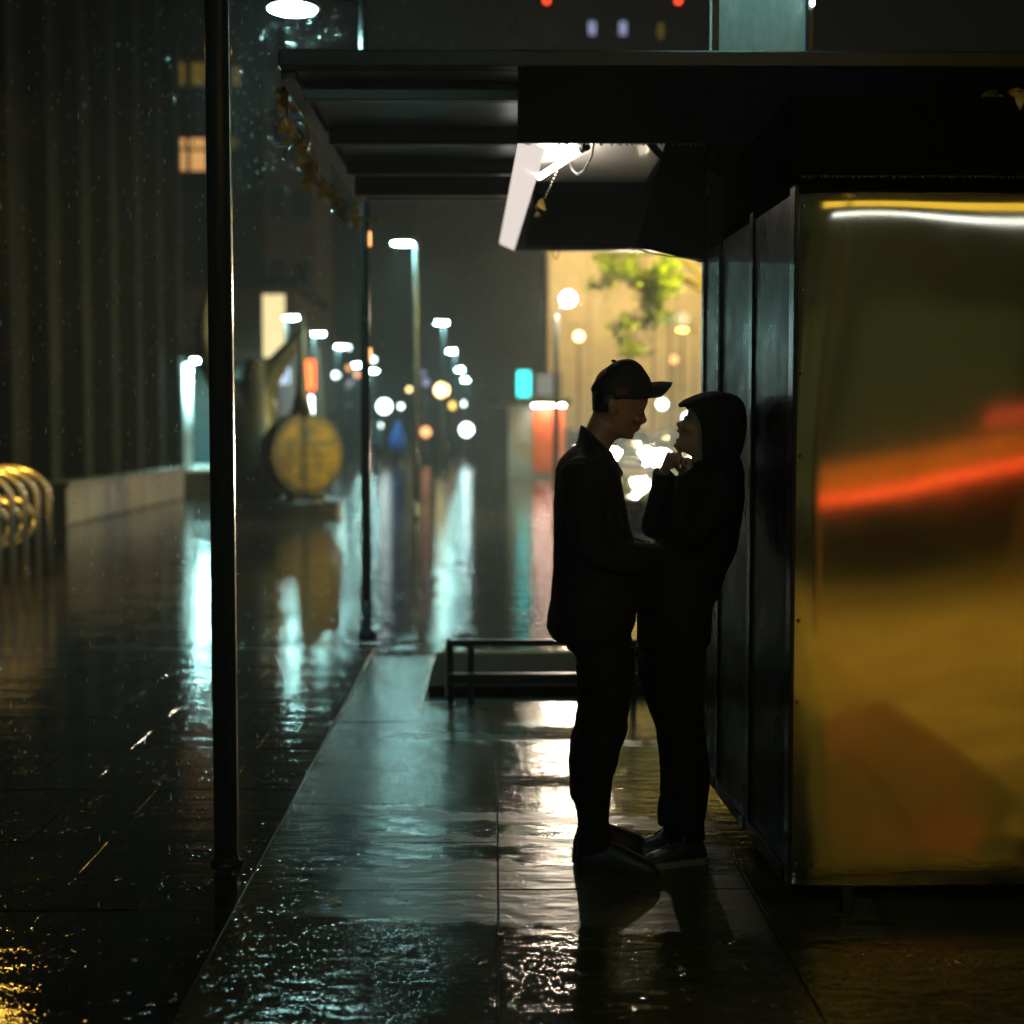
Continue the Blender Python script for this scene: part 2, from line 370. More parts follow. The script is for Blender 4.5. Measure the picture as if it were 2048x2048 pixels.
# ================================================================== BUS SHELTER
sh = empty('bus_shelter', (0, 6.05, 0), 'dark flat roofed bus shelter with wet fascia and metal ceiling above the couple', 'bus shelter')
def P(b, name, m, parent=sh, **k):   # parts written in world metres
    o = b.build(name, m, parent, **k); o.matrix_parent_inverse = Matrix.Translation(-parent_world(parent)); return o
def parent_world(o):
    return o.location.copy() if o.type == 'EMPTY' else Vector((0, 0, 0))
bev(P(MB().box(-.86, 3.2, 6.05, 6.13, 2.935, 3.0), 'fascia', 'fascia'), .006)
P(MB().box(-.85, 3.19, 6.131, 9.42, 2.965, 2.995), 'roof_deck', 'fascia')
P(MB().box(-.86, -.80, 6.131, 9.42, 2.90, 2.962), 'side_edge', 'fascia')
for (a, b) in ((6.14, 6.30), (6.36, 7.26), (7.32, 8.13), (8.19, 8.58)):
    P(MB().box(-.795, 3.15, a, b - .004, 2.935, 2.948), 'soffit_panel', 'soffit')
for (a, b, z) in ((6.30, 6.36, 2.855), (7.26, 7.32, 2.852), (8.13, 8.19, 2.855), (8.58, 8.66, 2.81), (9.34, 9.42, 2.90)):
    bev(P(MB().box(-.79, 3.15, a, b, z, 2.93), 'cross_beam', 'black_metal'), .004)
P(MB().box(-.795, 3.15, 8.66, 9.338, 2.925, 2.938), 'soffit_panel', 'fascia')
# header box and lowered metal ceiling
bev(P(MB().box(.095, 3.2, 6.03, 6.05, 2.63, 2.93), 'header_board', 'matte_black'), .003)
ce = P(MB().box(.12, .72, 6.06, 7.19, 2.665, 2.68), 'ceiling_panel', 'ceiling')
P(MB().box(.722, 3.1, 6.06, 9.30, 2.63, 2.68), 'ceiling_panel', 'matte_black')
P(MB().box(.2, .72, 7.192, 9.30, 2.61, 2.66), 'ceiling_panel', 'matte_black')
P(MB().box(.12, 3.1, 9.31, 9.35, 2.585, 2.85), 'rear_board', 'black_metal')
# sloped opal strip at the ceiling's left edge; its glow replaces tube light
b = MB(); b.add([(.10, 6.07, 2.64), (.205, 6.07, 2.60), (.125, 9.30, 2.585), (.035, 9.30, 2.625), (.10, 6.07, 2.655), (.205, 6.07, 2.615), (.125, 9.30, 2.60), (.035, 9.30, 2.64)],
                [(0, 1, 2, 3), (4, 7, 6, 5), (0, 4, 5, 1), (1, 5, 6, 2), (2, 6, 7, 3), (3, 7, 4, 0)])
P(b, 'light_baffle', 'opal')
tb = P(MB().tube([(.20, 6.62, 2.592), (.36, 6.16, 2.628)], .012, 12), 'fluorescent_tube', 'tube', smooth=True)
P(MB().tube([(.36, 6.16, 2.628), (.375, 6.117, 2.6315)], .019, 12), 'tube_socket', 'black_metal', tb)
P(MB().tube([(.405, 6.12, 2.645), (.40, 6.14, 2.60), (.385, 6.18, 2.575), (.372, 6.24, 2.555), (.35, 6.3, 2.55), (.335, 6.36, 2.575), (.33, 6.42, 2.60), (.325, 6.5, 2.655)], .0045, 6), 'cable', 'cable', smooth=True)
P(MB().tube([(.62, 6.1, 2.655), (.75, 6.4, 2.60), (1.0, 6.9, 2.57), (1.25, 7.5, 2.55)], .016, 8), 'diagonal_brace', 'black_metal', smooth=True)
P(MB().tube([(.36, 9.28, 2.584), (.37, 9.3, 2.54), (.385, 9.3, 2.53), (.40, 9.3, 2.56), (.41, 9.28, 2.6)], .004, 6), 'cable', 'cable', smooth=True)
P(MB().tube([(.55, 6.1, 2.225), (.63, 6.11, 2.205), (.72, 6.12, 2.19), (.80, 6.12, 2.185), (.86, 6.12, 2.175)], .003, 6), 'cable', 'cable', smooth=True)
# chain hanging at the light
b = MB()
for k in range(9):
    t = k / 8; p = Vector((.27, 6.45, 2.585)).lerp(Vector((.235, 6.9, 2.545)), t); b.ball(p, (.004, .008, .005), 8, 5)
P(b, 'bead_chain', 'rack', smooth=True)['kind'] = 'stuff'
# sign box standing on the roof
sg = empty('roof_sign', (1.08, 6.0, 3.0), 'wet teal lit sign panel standing on the shelter roof', 'sign')
P(MB().box(.905, 1.255, 6.10, 6.12, 3.002, 3.9), 'sign_face', 'teal_sign', sg)
bev(P(MB().box(.875, .903, 6.07, 6.15, 3.001, 3.9), 'frame_post', 'black_metal', sg))
bev(P(MB().box(1.257, 1.285, 6.07, 6.15, 3.001, 3.9), 'frame_post', 'black_metal', sg))
P(MB().ball((1.272, 6.055, 3.19), (.012, .01, .018), 10, 8), 'lamp_bulb', 'bulb_white', sg, smooth=True)

P(MB().tube([(1.27, 6.08, 3.85), (1.2, 5.9, 4.0), (1.1, 5.6, 4.02)], .012, 8), 'added_lamp_arm', 'black_metal', sg, smooth=True)  # arm, head and spot added out of frame to brighten the sign
P(MB().ball((1.1, 5.58, 4.02), (.05, .05, .03), 12, 8), 'lamp_head', 'black_metal', sg, smooth=True)
l = lamp('added_sign_light', 'SPOT', (1.1, 5.6, 3.97), 22, LED, None, .03, (1.08, 6.1, 3.3), 75); l.parent = sg; l.matrix_parent_inverse = Matrix.Translation(-parent_world(sg))
# ================================================================== STEEL KIOSK on the right
ks = empty('steel_kiosk', (1.7, 4.5, 0), 'steel clad kiosk with mirror bright front panel and dark glass side', 'kiosk')
# front sheet: real unevenness of the thin steel
b = MB(); nx, nz = 90, 110; X0, X1, Z0, Z1 = .912, 2.7, .092, 2.222
def sheet(x, z):
    u = x - X0; t = (z - Z0) / (Z1 - Z0)
    d = .0026 * math.sin(u * 3.1 + 1.1 * z + .7) * math.sin(z * 2.3 + .4)
    d += .0006 * math.sin(u * 6.3 - 2.0 * z) + .0005 * math.sin(z * 6.1 + 2.2 * u + 1.0)
    d += .0045 * math.exp(-((u - .24) ** 2 / .05 + (z - 2.24) ** 2 / .05))
    d += .002 * math.exp(-((u - .10) ** 2 / .02 + (z - .5) ** 2 / .012))
    d += .009 * math.exp(-((u - .55) ** 2 / .10 + (z - .16) ** 2 / .012))
    d -= .0025 * math.exp(-u / .03) + .007 * math.exp(-(Z1 - z) / .03) + .004 * math.exp(-(z - Z0) / .03)
    d += .0006 * math.sin(34 * u + 5 * z) * math.sin(17 * z + 9 * u) * math.exp(-max(0, z - .12) / .14)
    d += .013 * u * (z - 1.15) - .006 * (z - 1.38) ** 2 * math.exp(-u / .06)
    return d
for i in range(nz + 1):
    for j in range(nx + 1):
        x = X0 + (X1 - X0) * (j / nx) ** 1.25; z = Z0 + (Z1 - Z0) * i / nz
        b.v.append((x, 4.5 - sheet(x, z), z))
for i in range(nz):
    for j in range(nx):
        a = i * (nx + 1) + j; b.f.append((a, a + 1, a + nx + 2, a + nx + 1))
def steel():
    m, n, l, p = setup('worn_steel_sheet')
    p.inputs['Metallic'].default_value = 1; p.inputs['Base Color'].default_value = (.56, .55, .5, 1)
    tc = nd(n, 'ShaderNodeTexCoord')
    no = nd(n, 'ShaderNodeTexNoise', Scale=3.0, Detail=7.0, Roughness=.65); l.new(tc.outputs['Object'], no.inputs['Vector'])
    mr = nd(n, 'ShaderNodeMapRange'); mr.inputs['From Min'].default_value = .3; mr.inputs['From Max'].default_value = .7
    mr.inputs['To Min'].default_value = .045; mr.inputs['To Max'].default_value = .085
    l.new(no.outputs['Fac'], mr.inputs['Value']); l.new(mr.outputs[0], p.inputs['Roughness'])
    cr = nd(n, 'ShaderNodeValToRGB'); cr.color_ramp.elements[0].color = (.46, .45, .4, 1); cr.color_ramp.elements[1].color = (.62, .6, .55, 1)
    n2 = nd(n, 'ShaderNodeTexNoise', Scale=9.0, Detail=8.0, Roughness=.7); l.new(tc.outputs['Object'], n2.inputs['Vector'])
    l.new(n2.outputs['Fac'], cr.inputs['Fac']); l.new(cr.outputs[0], p.inputs['Base Color'])
    mp = nd(n, 'ShaderNodeMapping'); mp.inputs['Scale'].default_value = (1, 1, 6); l.new(tc.outputs['Object'], mp.inputs['Vector'])
    n3 = nd(n, 'ShaderNodeTexNoise', Scale=60.0, Detail=2.0); l.new(mp.outputs[0], n3.inputs['Vector'])
    bb = nd(n, 'ShaderNodeBump', Strength=.05, Distance=.0003); l.new(n3.outputs['Fac'], bb.inputs['Height']); l.new(bb.outputs[0], p.inputs['Normal'])
    return m
M['steel'] = steel()
P(b, 'front_sheet', 'steel', ks, smooth=True)
P(MB().box(.916, 2.7, 4.53, 4.55, .088, 2.226), 'backing_panel', 'black_metal', ks)
bev(P(MB().box(.897, .9105, 4.485, 4.56, .086, 2.226), 'corner_post', 'mullion', ks), .003)
# side wall facing the street, a shade off square
def wx(yy): return .903 - .031 * (yy - 4.56)
def wall_piece(name, ya, yb, z0, z1, m, out=0., th=.02, parent=ks):
    b = MB(); xa, xb = wx(ya) - out, wx(yb) - out
    b.add([(xa, ya, z0), (xa + th, ya, z0), (xb + th, yb, z0), (xb, yb, z0), (xa, ya, z1), (xa + th, ya, z1), (xb + th, yb, z1), (xb, yb, z1)],
          [(0, 1, 2, 3), (4, 7, 6, 5), (0, 4, 5, 1), (1, 5, 6, 2), (2, 6, 7, 3), (3, 7, 4, 0)])
    return P(b, name, m, parent)
for ya, yb in ((4.565, 5.10), (5.16, 5.70), (5.745, 6.07)):
    wall_piece('glass_pane', ya, yb, .14, 2.2, 'glass_dark')
for ya, yb in ((5.10, 5.16), (5.70, 5.745), (6.07, 6.12)):
    bev(wall_piece('mullion', ya, yb, .088, 2.226, 'mullion', .008, .05), .003)
for ya, yb in ((4.565, 5.098), (5.162, 5.698), (5.747, 6.068)):
    wall_piece('base_rail', ya, yb, .088, .138, 'mullion', .012, .04)
st = wall_piece('perforated_strip', 5.715, 5.73, 1.45, 2.15, 'black_metal', .012, .003)
for k in range(9):
    z = 1.5 + k * .072
    wall_piece('slot', 5.717, 5.728, z, z + .03, 'strip_dash', .0145, .002, st)
# far end, back, roof block and the feet
P(MB().box(.875, 2.7, 6.09, 6.115, .09, 2.2), 'end_wall', 'mullion', ks)
blk = P(MB().box(.87, 3.0, 4.40, 6.125, 2.232, 2.46), 'roof_block', 'matte_black', ks)
b = MB(); b.add([(.58, 6.13, 2.235), (.868, 6.13, 2.165), (.868, 6.13, 2.66), (.70, 6.13, 2.66), (.58, 6.15, 2.235), (.868, 6.15, 2.165), (.868, 6.15, 2.66), (.70, 6.15, 2.66)],
                [(0, 1, 2, 3), (4, 7, 6, 5), (0, 4, 5, 1), (1, 5, 6, 2), (2, 6, 7, 3), (3, 7, 4, 0)])
P(b, 'gusset_plate', 'matte_black', ks)
for x, yy in ((1.085, 4.52), (2.4, 4.52), (1.085, 6.0), (2.4, 6.0)):
    bev(P(MB().box(x - .017, x + .017, yy - .017, yy + .017, .004, .087), 'foot', 'pole', ks), .003)
for k in range(9):
    P(MB().ball((.925, 4.499, .16 + .25 * k), (.006, .004, .006), 10, 6), 'rivet', 'steel', ks, smooth=True)
tw = tag(MB().tube([(.615, 4.40, .006), (.64, 4.41, .008), (.68, 4.425, .006), (.705, 4.435, .010)], [.003, .0035, .003, .002], 6).build('fallen_twig', 'bark', smooth=True), 'small wet twig lying on the slabs in front of the couple', 'twig')
for k, (x, yv, lab) in enumerate(((-.52, 4.62, 'small wet leaf on the slab edge nearest the near pole'), (.02, 4.30, 'small wet leaf stuck on the long slab joint'), (.72, 5.72, 'small wet leaf on the slab behind the hooded person'))):
    o = leaf_mesh(.05, .014, .5, .3).build('fallen_leaf', 'leaf_dry', smooth=True); o.location = (x, yv, .012); o.rotation_euler = (.1, .05, 1.3 * k + .4); tag(o, lab, 'leaf')
# drip drops on the two lower edges
b = MB(); rr = random.Random(3)
for k in range(90):
    x = rr.uniform(.12, .86); b.ball((x, 6.035, 2.628 - rr.uniform(0, .004)), (.003, .003, rr.uniform(.003, .007)), 6, 4)
dr = P(b, 'hanging_drops', 'water_drop', sh, smooth=True); dr['kind'] = 'stuff'
b = MB()
for k in range(70):
    x = .9 + .011 * k + rr.uniform(-.004, .004); b.ball((x, 4.402, 2.231 - rr.uniform(0, .003)), (.003, .003, rr.uniform(.003, .007)), 6, 4)
dr = P(b, 'hanging_drops', 'water_drop', ks, smooth=True); dr['kind'] = 'stuff'
b = MB()
for k in range(260):
    x = rr.uniform(-.85, -.35); z = rr.uniform(2.94, 2.995); b.ball((x, 6.049, z), (.0025, .002, rr.uniform(.003, .006)), 6, 4)
dr = P(b, 'beaded_drops', 'water_drop', sh, smooth=True); dr['kind'] = 'stuff'

# leaves
vn = empty('dead_vine', (-.9, 6.6, 2.85), 'withered vine with glossy brown leaves hanging along the shelter roof edge', 'vine')
rv = random.Random(21)
vp = [(-.89, 6.45, 2.94), (-.915, 6.75, 2.87), (-.905, 7.1, 2.83), (-.895, 7.5, 2.80), (-.89, 7.9, 2.79), (-.875, 8.4, 2.80), (-.84, 8.9, 2.81), (-.80, 9.2, 2.79)]
P(MB().tube(vp, [.006, .007, .007, .006, .006, .005, .005, .003], 6), 'stem', 'bark', vn, smooth=True)
for k in range(30):
    t = k / 29 * (len(vp) - 1); i = min(int(t), len(vp) - 2); p = Vector(vp[i]).lerp(Vector(vp[i + 1]), t - i)
    o = P(leaf_mesh(rv.uniform(.08, .17), rv.uniform(.018, .036), rv.uniform(.8, 2.4), rv.uniform(.2, .9)), 'leaf', 'leaf_dry', vn, smooth=True)
    o.matrix_parent_inverse = Matrix.Translation(-parent_world(vn))
    o.location = p + Vector((rv.uniform(-.03, .05), rv.uniform(-.08, .08), rv.uniform(-.05, .02)))
    o.rotation_euler = (rv.uniform(-1, 1), rv.uniform(-.2, 1.4), rv.uniform(-3.1, 3.1))
tag(vn)
lv = empty('leaf_litter', (1.55, 4.46, 2.46), 'wet golden leaf litter on the kiosk roof block, top right', 'leaves')
for k in range(12):
    o = P(leaf_mesh(rv.uniform(.05, .09), rv.uniform(.012, .022), rv.uniform(.6, 2), rv.uniform(.2, .8)), 'leaf', 'leaf_dry', lv, smooth=True)
    o.location = (1.47 + k * .022, 4.40 + rv.uniform(0, .06), 2.472 + rv.uniform(0, .02)); o.rotation_euler = (rv.uniform(-.6, .6), rv.uniform(-.4, .9), rv.uniform(-3, 3))
yl = empty('yellow_leaf', (.23, 6.9, 2.5), 'single curled yellow leaf caught under the shelter light', 'leaf')
for k in range(3):
    o = P(leaf_mesh(.07 - .012 * k, .022, 1.6, .5), 'leaf', 'leaf_dry', yl, smooth=True)
    o.location = (.225 - .008 * k, 6.92 + .12 * k, 2.545 - .012 * k); o.rotation_euler = (.5 * k, 1.1 - .3 * k, 2.2 + k)

# ================================================================== PEOPLE
def fig(d, base):
    s = d / 2986.0
    def f(u, v): return ((u - 988) * s, (base - v) * s)
    return f
def ring2(f, bk, fr, hy, yc, n=28, taper=.22, pw=2.0):
    """closed section between a back and a front profile point"""
    bx, bz = f(*bk); fx, fz = f(*fr); cx, cz = (bx + fx) / 2, (bz + fz) / 2; hx, hz = (fx - bx) / 2, (fz - bz) / 2
    out = []
    for j in range(n):
        a = 2 * math.pi * j / n; c, s_ = math.cos(a), math.sin(a)
        e = 2 / pw; cc = math.copysign(abs(c) ** e, c); ss = math.copysign(abs(s_) ** e, s_)
        yy = hy * ss * (1 - taper * max(0, c))
        out.append((cx + hx * cc, yc + yy, cz + hz * cc))
    return out
def loft2(b, f, secs, yc, n=28, taper=.2, pw=2.2):
    b.rings([ring2(f, (s[0], s[1]), (s[2], s[3]), s[4], yc + (s[5] if len(s) > 5 else 0), n, taper, pw) for s in secs]); return b
def spline(pts, k=6):
    """smooth path through the points (Catmull-Rom)"""
    P_ = [Vector(p) for p in pts]; P_ = [P_[0] * 2 - P_[1]] + P_ + [P_[-1] * 2 - P_[-2]]; out = []
    for i in range(1, len(P_) - 2):
        for j in range(k):
            t = j / k; a, b_, c, d = P_[i - 1:i + 3]
            out.append(.5 * ((2 * b_) + (c - a) * t + (2 * a - 5 * b_ + 4 * c - d) * t * t + (3 * b_ - a - 3 * c + d) * t ** 3))
    out.append(P_[-2]); return out
def hand(b, wrist, d, s, nrm, curl=(.5, .8, .6), k=1.0, spread=.06, thumb=.6):
    """palm, four unequal fingers and a thumb leaving the side of the palm"""
    wr = Vector(wrist); d = Vector(d).normalized(); s = Vector(s); s = (s - d * s.dot(d)).normalized(); nn = d.cross(s)
    if nn.dot(Vector(nrm)) < 0: nn = -nn
    rs = []
    for t, wd, th in ((-.02, .026, .02), (.0, .028, .019), (.03, .036, .017), (.06, .041, .0165), (.085, .041, .014), (.093, .036, .009)):
        c = wr + d * t * k
        rs.append([c + (s * math.cos(a) * wd + nn * math.sin(a) * th) * k for a in [2 * math.pi * j / 16 for j in range(16)]])
    b.rings(rs)
    for i, ln in enumerate((.92, 1.03, .96, .76)):
        off = (.030 - .020 * i); p = wr + d * (.084 - .004 * abs(i - 1.2)) * k + s * off * k
        ang = 0; pts = [p - d * .012 * k, p]
        for L, c in zip((.042, .027, .021), curl):
            ang += c + .08 * i
            dirv = d * math.cos(ang) + nn * math.sin(ang) + s * (1.5 - i) * spread
            p = p + dirv.normalized() * L * ln * k; pts.append(p)
        b.tube(pts, [.0092 * k, .0095 * k, .0086 * k, .0078 * k, .0062 * k], 10); b.ball(pts[-1], .0064 * k, 8, 6)
    p = wr + d * .022 * k + s * .026 * k; pts = [p - s * .01 * k, p]
    for L, m_ in ((.038, (.62, .7, .3)), (.03, (.85, .25, thumb)), (.024, (.85, .0, thumb + .15))):
        p = p + (d * m_[0] + s * m_[1] + nn * m_[2]).normalized() * L * k; pts.append(p)
    b.tube(pts, [.012 * k, .0125 * k, .0108 * k, .0095 * k, .0075 * k], 10); b.ball(pts[-1], .0078 * k, 8, 6)
def fuse(b, name, m, parent, vox=.006, smooth=4, fac=.5, decim=None):
    """merge overlapping lofts into one continuous skin"""
    o = b.build(name, m, None, smooth=True)
    md = o.modifiers.new('r', 'REMESH'); md.mode = 'VOXEL'; md.voxel_size = vox; md.use_smooth_shade = True
    sm = o.modifiers.new('s', 'SMOOTH'); sm.iterations = smooth; sm.factor = fac
    dg = bpy.context.evaluated_depsgraph_get(); me = bpy.data.meshes.new_from_object(o.evaluated_get(dg))
    o.modifiers.clear(); o.data = me; me.name = name
    if not me.materials: me.materials.append(M[m])
    me.polygons.foreach_set('use_smooth', [True] * len(me.polygons))
    o.parent = parent; o.matrix_parent_inverse = Matrix.Translation(-parent_world(parent))
    return o
def fold_tex(name, size, strength, o, seed=0):
    t = bpy.data.textures.new(name, 'CLOUDS'); t.noise_scale = size; t.noise_depth = 2
    d = o.modifiers.new('folds', 'DISPLACE'); d.texture = t; d.strength = strength; d.mid_level = .5; d.texture_coords = 'LOCAL'

def man():
    d = 5.06; f = fig(d, 1738); Y = d
    root = empty('person', (f(1195, 1738)[0], Y, 0), 'person in dark jacket and baseball cap bending towards the hooded person', 'person')
    A = lambda u, v, y: (f(u, v)[0], Y + y, f(u, v)[1])
    # ---- body: head, neck, torso, arms, hands and legs in one skin
    b = MB()
    loft2(b, f, [(1166, 885, 1218, 912, .058), (1172, 856, 1221, 897, .056), (1179, 840, 1230, 880, .058), (1183, 831, 1243, 876, .060), (1185, 826, 1260, 879, .055), (1186, 821, 1266, 873, .060),
                 (1187, 815, 1269, 866, .064), (1187.5, 810, 1275, 859, .066), (1188, 805, 1279, 853, .068), (1188, 802, 1282, 847, .071), (1188, 797, 1285, 836, .074), (1189, 790, 1287, 823, .076),
                 (1189, 784, 1291, 816, .078), (1188, 776, 1295, 806, .079), (1188, 766, 1296, 795, .079), (1192, 753, 1294, 776, .078), (1201, 743, 1288, 758, .072), (1216, 732, 1278, 740, .056), (1235, 726, 1262, 728, .028)], Y, taper=.34, pw=2.15)
    b.tube([A(1283, 818, 0), A(1285, 829, 0), A(1287.5, 840, 0), A(1286, 845, 0)], [.006, .008, .0105, .011], 10)      # nose
    for sy in (-1, 1): b.ball(A(1283.5, 845.5, sy * .009), .0075, 8, 6)
    b.ball(A(1278, 855.5, 0), (.006, .017, .0045), 10, 6); b.ball(A(1273.5, 860.5, 0), (.007, .016, .005), 10, 6); b.ball(A(1262.5, 872, 0), (.010, .016, .010), 10, 6)
    for sy in (-1, 1):
        b.ball(A(1281, 817, sy * .032), (.010, .02, .006), 10, 6)                                                       # brow
        b.ball(A(1222, 815, sy * .079), (.017, .009, .030), 10, 8); b.ball(A(1219, 810, sy * .086), (.015, .006, .022), 10, 8)  # ear
        b.ball(A(1270, 838, sy * .048), (.016, .014, .014), 10, 6)                                                      # cheekbone
    loft2(b, f, [(1134, 1300, 1252, 1300, .13), (1128, 1250, 1250, 1250, .14), (1125, 1150, 1245, 1150, .13), (1122, 1050, 1245, 1050, .15), (1122, 990, 1236, 990, .16), (1132, 945, 1225, 945, .17), (1150, 905, 1215, 915, .10), (1164, 890, 1216, 908, .06)], Y)
    arms = {}
    for sy in (-1, 1):
        path = spline([A(1165, 938, sy * .165), A(1160, 1000, sy * .205), A(1180, 1082, sy * .215), A(1235, 1106, sy * .16), A(1290, 1112, sy * .085)], 5)
        arms[sy] = path
        b.tube(path, [.045 - .02 * i / (len(path) - 1) for i in range(len(path))], 12)
        dirv = (path[-1] - path[-3]).normalized()
        hand(b, path[-1], dirv + Vector((.1, -.35 * sy, -.1)), (0, 0, 1), (.2, -sy, 0), (.6, .8, .6), .9)
        lx = 3 * sy
        loft2(b, f, [(1132, 1270, 1248, 1270, .068), (1165, 1340, 1250, 1340, .072), (1168 + lx, 1430, 1250 + lx, 1430, .07), (1158 + lx, 1500, 1234 + lx, 1500, .055), (1153 + lx, 1560, 1220 + lx, 1560, .052), (1163 + lx, 1640, 1210 + lx, 1640, .04), (1160 + lx, 1705, 1215 + lx, 1705, .04)], Y + sy * .088)
    body = fuse(b, 'body', 'skin_man', root, .0042, 3)
    # eyes
    for sy in (-1, 1):
        P(MB().ball(A(1279.5, 824.5, sy * .031), .0105, 10, 8), 'eye', 'sole', body, smooth=True)
    # hair under the cap edge
    b = MB(); loft2(b, f, [(1184.5, 822, 1222, 826, .070), (1184, 808, 1232, 810, .083), (1183, 792, 1262, 803, .085), (1184, 782, 1290, 796, .084)], Y, taper=.2)
    fuse(b, 'hair', 'hair', body, .005, 2)
    P(MB().ball(A(1218.5, 813, -.094), .004, 8, 6), 'earring', 'rack', body, smooth=True)
    # ---- cap
    b = MB(); loft2(b, f, [(1187, 799, 1299, 798, .088), (1184, 788, 1302, 780, .0895), (1180.5, 778, 1302.5, 767, .0895), (1185, 769, 1299.5, 757, .088), (1195, 753, 1293, 747, .082), (1210, 737, 1281, 730, .066), (1226, 725, 1268, 721, .043), (1242, 719.5, 1258, 718, .014)], Y, taper=.12)
    cap = fuse(b, 'cap', 'cap', root, .005, 2)
    b = MB(); rs = []
    for i in range(15):                                                                                                  # curved peak
        t = -1 + 2 * i / 14; yy = .082 * t; reach = 44 * math.sqrt(max(0, 1 - (t * .93) ** 2)); drop = 29 * t * t
        row = []
        for q in range(7):
            r_ = q / 6; u = 1296 + 4 + reach * r_; v = 766 + drop - 2.0 * math.sin(math.pi * r_) * (1 - t * t)
            row.append(A(u, v, yy * (1 - .12 * r_)))
        rs.append(row)
    k = len(b.v)
    for row in rs: b.v += row
    for i in range(14):
        for q in range(6):
            a = k + i * 7 + q; b.f.append((a, a + 1, a + 8, a + 7))
    br = P(b, 'peak', 'cap', cap, smooth=True); so = br.modifiers.new('t', 'SOLIDIFY'); so.thickness = .004; so.offset = 0
    P(MB().ball(A(1226.5, 722.5, 0), (.009, .009, .005), 10, 6), 'button', 'cap', cap, smooth=True)
    P(MB().ball(A(1192, 790, 0), (.012, .03, .010), 10, 6), 'strap', 'cap', cap, smooth=True)
    b = MB(); b.add([A(1226, 779, -.0905), A(1251, 777, -.0895), A(1252, 790, -.0898), A(1227, 793, -.0908)], [(3, 2, 1, 0)])
    P(b, 'red_patch', 'cap_red', cap)
    # ---- jacket
    b = MB(); loft2(b, f, [(1106, 1279, 1254, 1282, .19), (1093, 1258, 1264, 1264, .205), (1097, 1234, 1272, 1240, .205), (1102, 1196, 1276, 1200, .2), (1105.5, 1150, 1275, 1152, .19), (1107, 1100, 1272, 1100, .185), (1108, 1050, 1260, 1050, .185), (1109, 1000, 1250, 1002, .195),
                           (1110.5, 965, 1244, 968, .205), (1114, 938, 1238, 944, .205), (1122, 918, 1228, 926, .185), (1133, 905, 1221, 914, .15), (1145, 894, 1216, 908, .105), (1151, 883, 1214, 903, .085)], Y, taper=.1, pw=2.5)
    loft2(b, f, [(1150, 890, 1221, 914, .088), (1154, 874, 1217, 907, .080), (1158, 860, 1215, 902, .074), (1161, 848, 1214, 898, .071)], Y, taper=.1)
    for sy in (-1, 1):
        sl = arms[sy] + [arms[sy][-1] + (arms[sy][-1] - arms[sy][-3]).normalized() * .055]; b.tube(sl, [.074 - .026 * i / (len(sl) - 1) for i in range(len(sl))], 14)
        b.ball(A(1158, 942, sy * .16), (.07, .06, .055), 12, 8)
    jk = fuse(b, 'jacket', 'jacket', root, .006, 4); fold_tex('man_folds', .11, .016, jk)
    # collar edge and front hem
    P(MB().tube([A(1218, 901, -.03), A(1226, 919, -.035), A(1236, 934, -.03), A(1243, 946, -.02), A(1243, 952, -.015)], [.006, .006, .005, .005, .003], 8), 'shirt_placket', 'jacket', jk, smooth=True)
    # ---- trousers
    b = MB(); loft2(b, f, [(1112, 1225, 1260, 1225, .165), (1116, 1262, 1264, 1262, .175), (1138, 1296, 1266, 1300, .17), (1156, 1322, 1268, 1325, .15)], Y)
    for sy in (-1, 1):
        lx = -1.5 + 1.5 * sy
        loft2(b, f, [(1134, 1285, 1266, 1285, .10), (1156, 1325, 1267, 1325, .098), (1159, 1378, 1262, 1378, .094), (1160 + lx, 1432, 1258 + lx, 1432, .09), (1153 + lx, 1464, 1253 + lx, 1466, .088), (1145 + lx, 1496, 1242 + lx, 1492, .086), (1140.5 + lx, 1545, 1228 + lx, 1545, .08),
                     (1143 + lx, 1588, 1222 + lx, 1590, .075), (1153 + lx, 1606, 1220 + lx, 1610, .072), (1158 + lx, 1640, 1218 + lx, 1640, .07), (1160 + lx, 1668, 1222 + lx, 1664, .07), (1156 + lx, 1704, 1228 + lx, 1684, .068)], Y + sy * .09, taper=.1)
    tr = fuse(b, 'trousers', 'trouser', root, .006, 4); fold_tex('trouser_folds', .07, .014, tr)
    # ---- shoes
    for sy in (-1, 1):
        b = MB(); rs = []
        for u, top, hy in ((1151, 1708, .026), (1156, 1692, .034), (1180, 1680, .038), (1215, 1672, .040), (1240, 1682, .043), (1268, 1694, .047), (1290, 1704, .046), (1304, 1714, .036), (1310, 1724, .02)):
            x, zt = f(u, top); zb = .014
            rs.append([(x, Y + sy * (.092 + .0004 * (u - 1151)) + hy * math.cos(a), zb + (zt - zb) * (max(0, math.sin(a)) ** .7 if math.sin(a) > 0 else 0) ) for a in [2 * math.pi * j / 18 for j in range(18)]])
        b.rings(rs); so_ = fuse(b, 'shoe', 'shoe', root, .005, 2)
        b = MB(); pr = []
        for u, hy in ((1150, .028), (1160, .038), (1215, .042), (1268, .05), (1292, .049), (1307, .036), (1313, .018)):
            pr.append((f(u, 0)[0], hy, sy * (.092 + .0004 * (u - 1151))))
        top = [(x, Y + c + h, .018) for x, h, c in pr] + [(x, Y + c - h, .018) for x, h, c in reversed(pr)]
        bot = [(x, y_, .0) for x, y_, z in top]
        b.rings([bot, top]); P(b, 'sole', 'shoe', so_)
    return root
man()

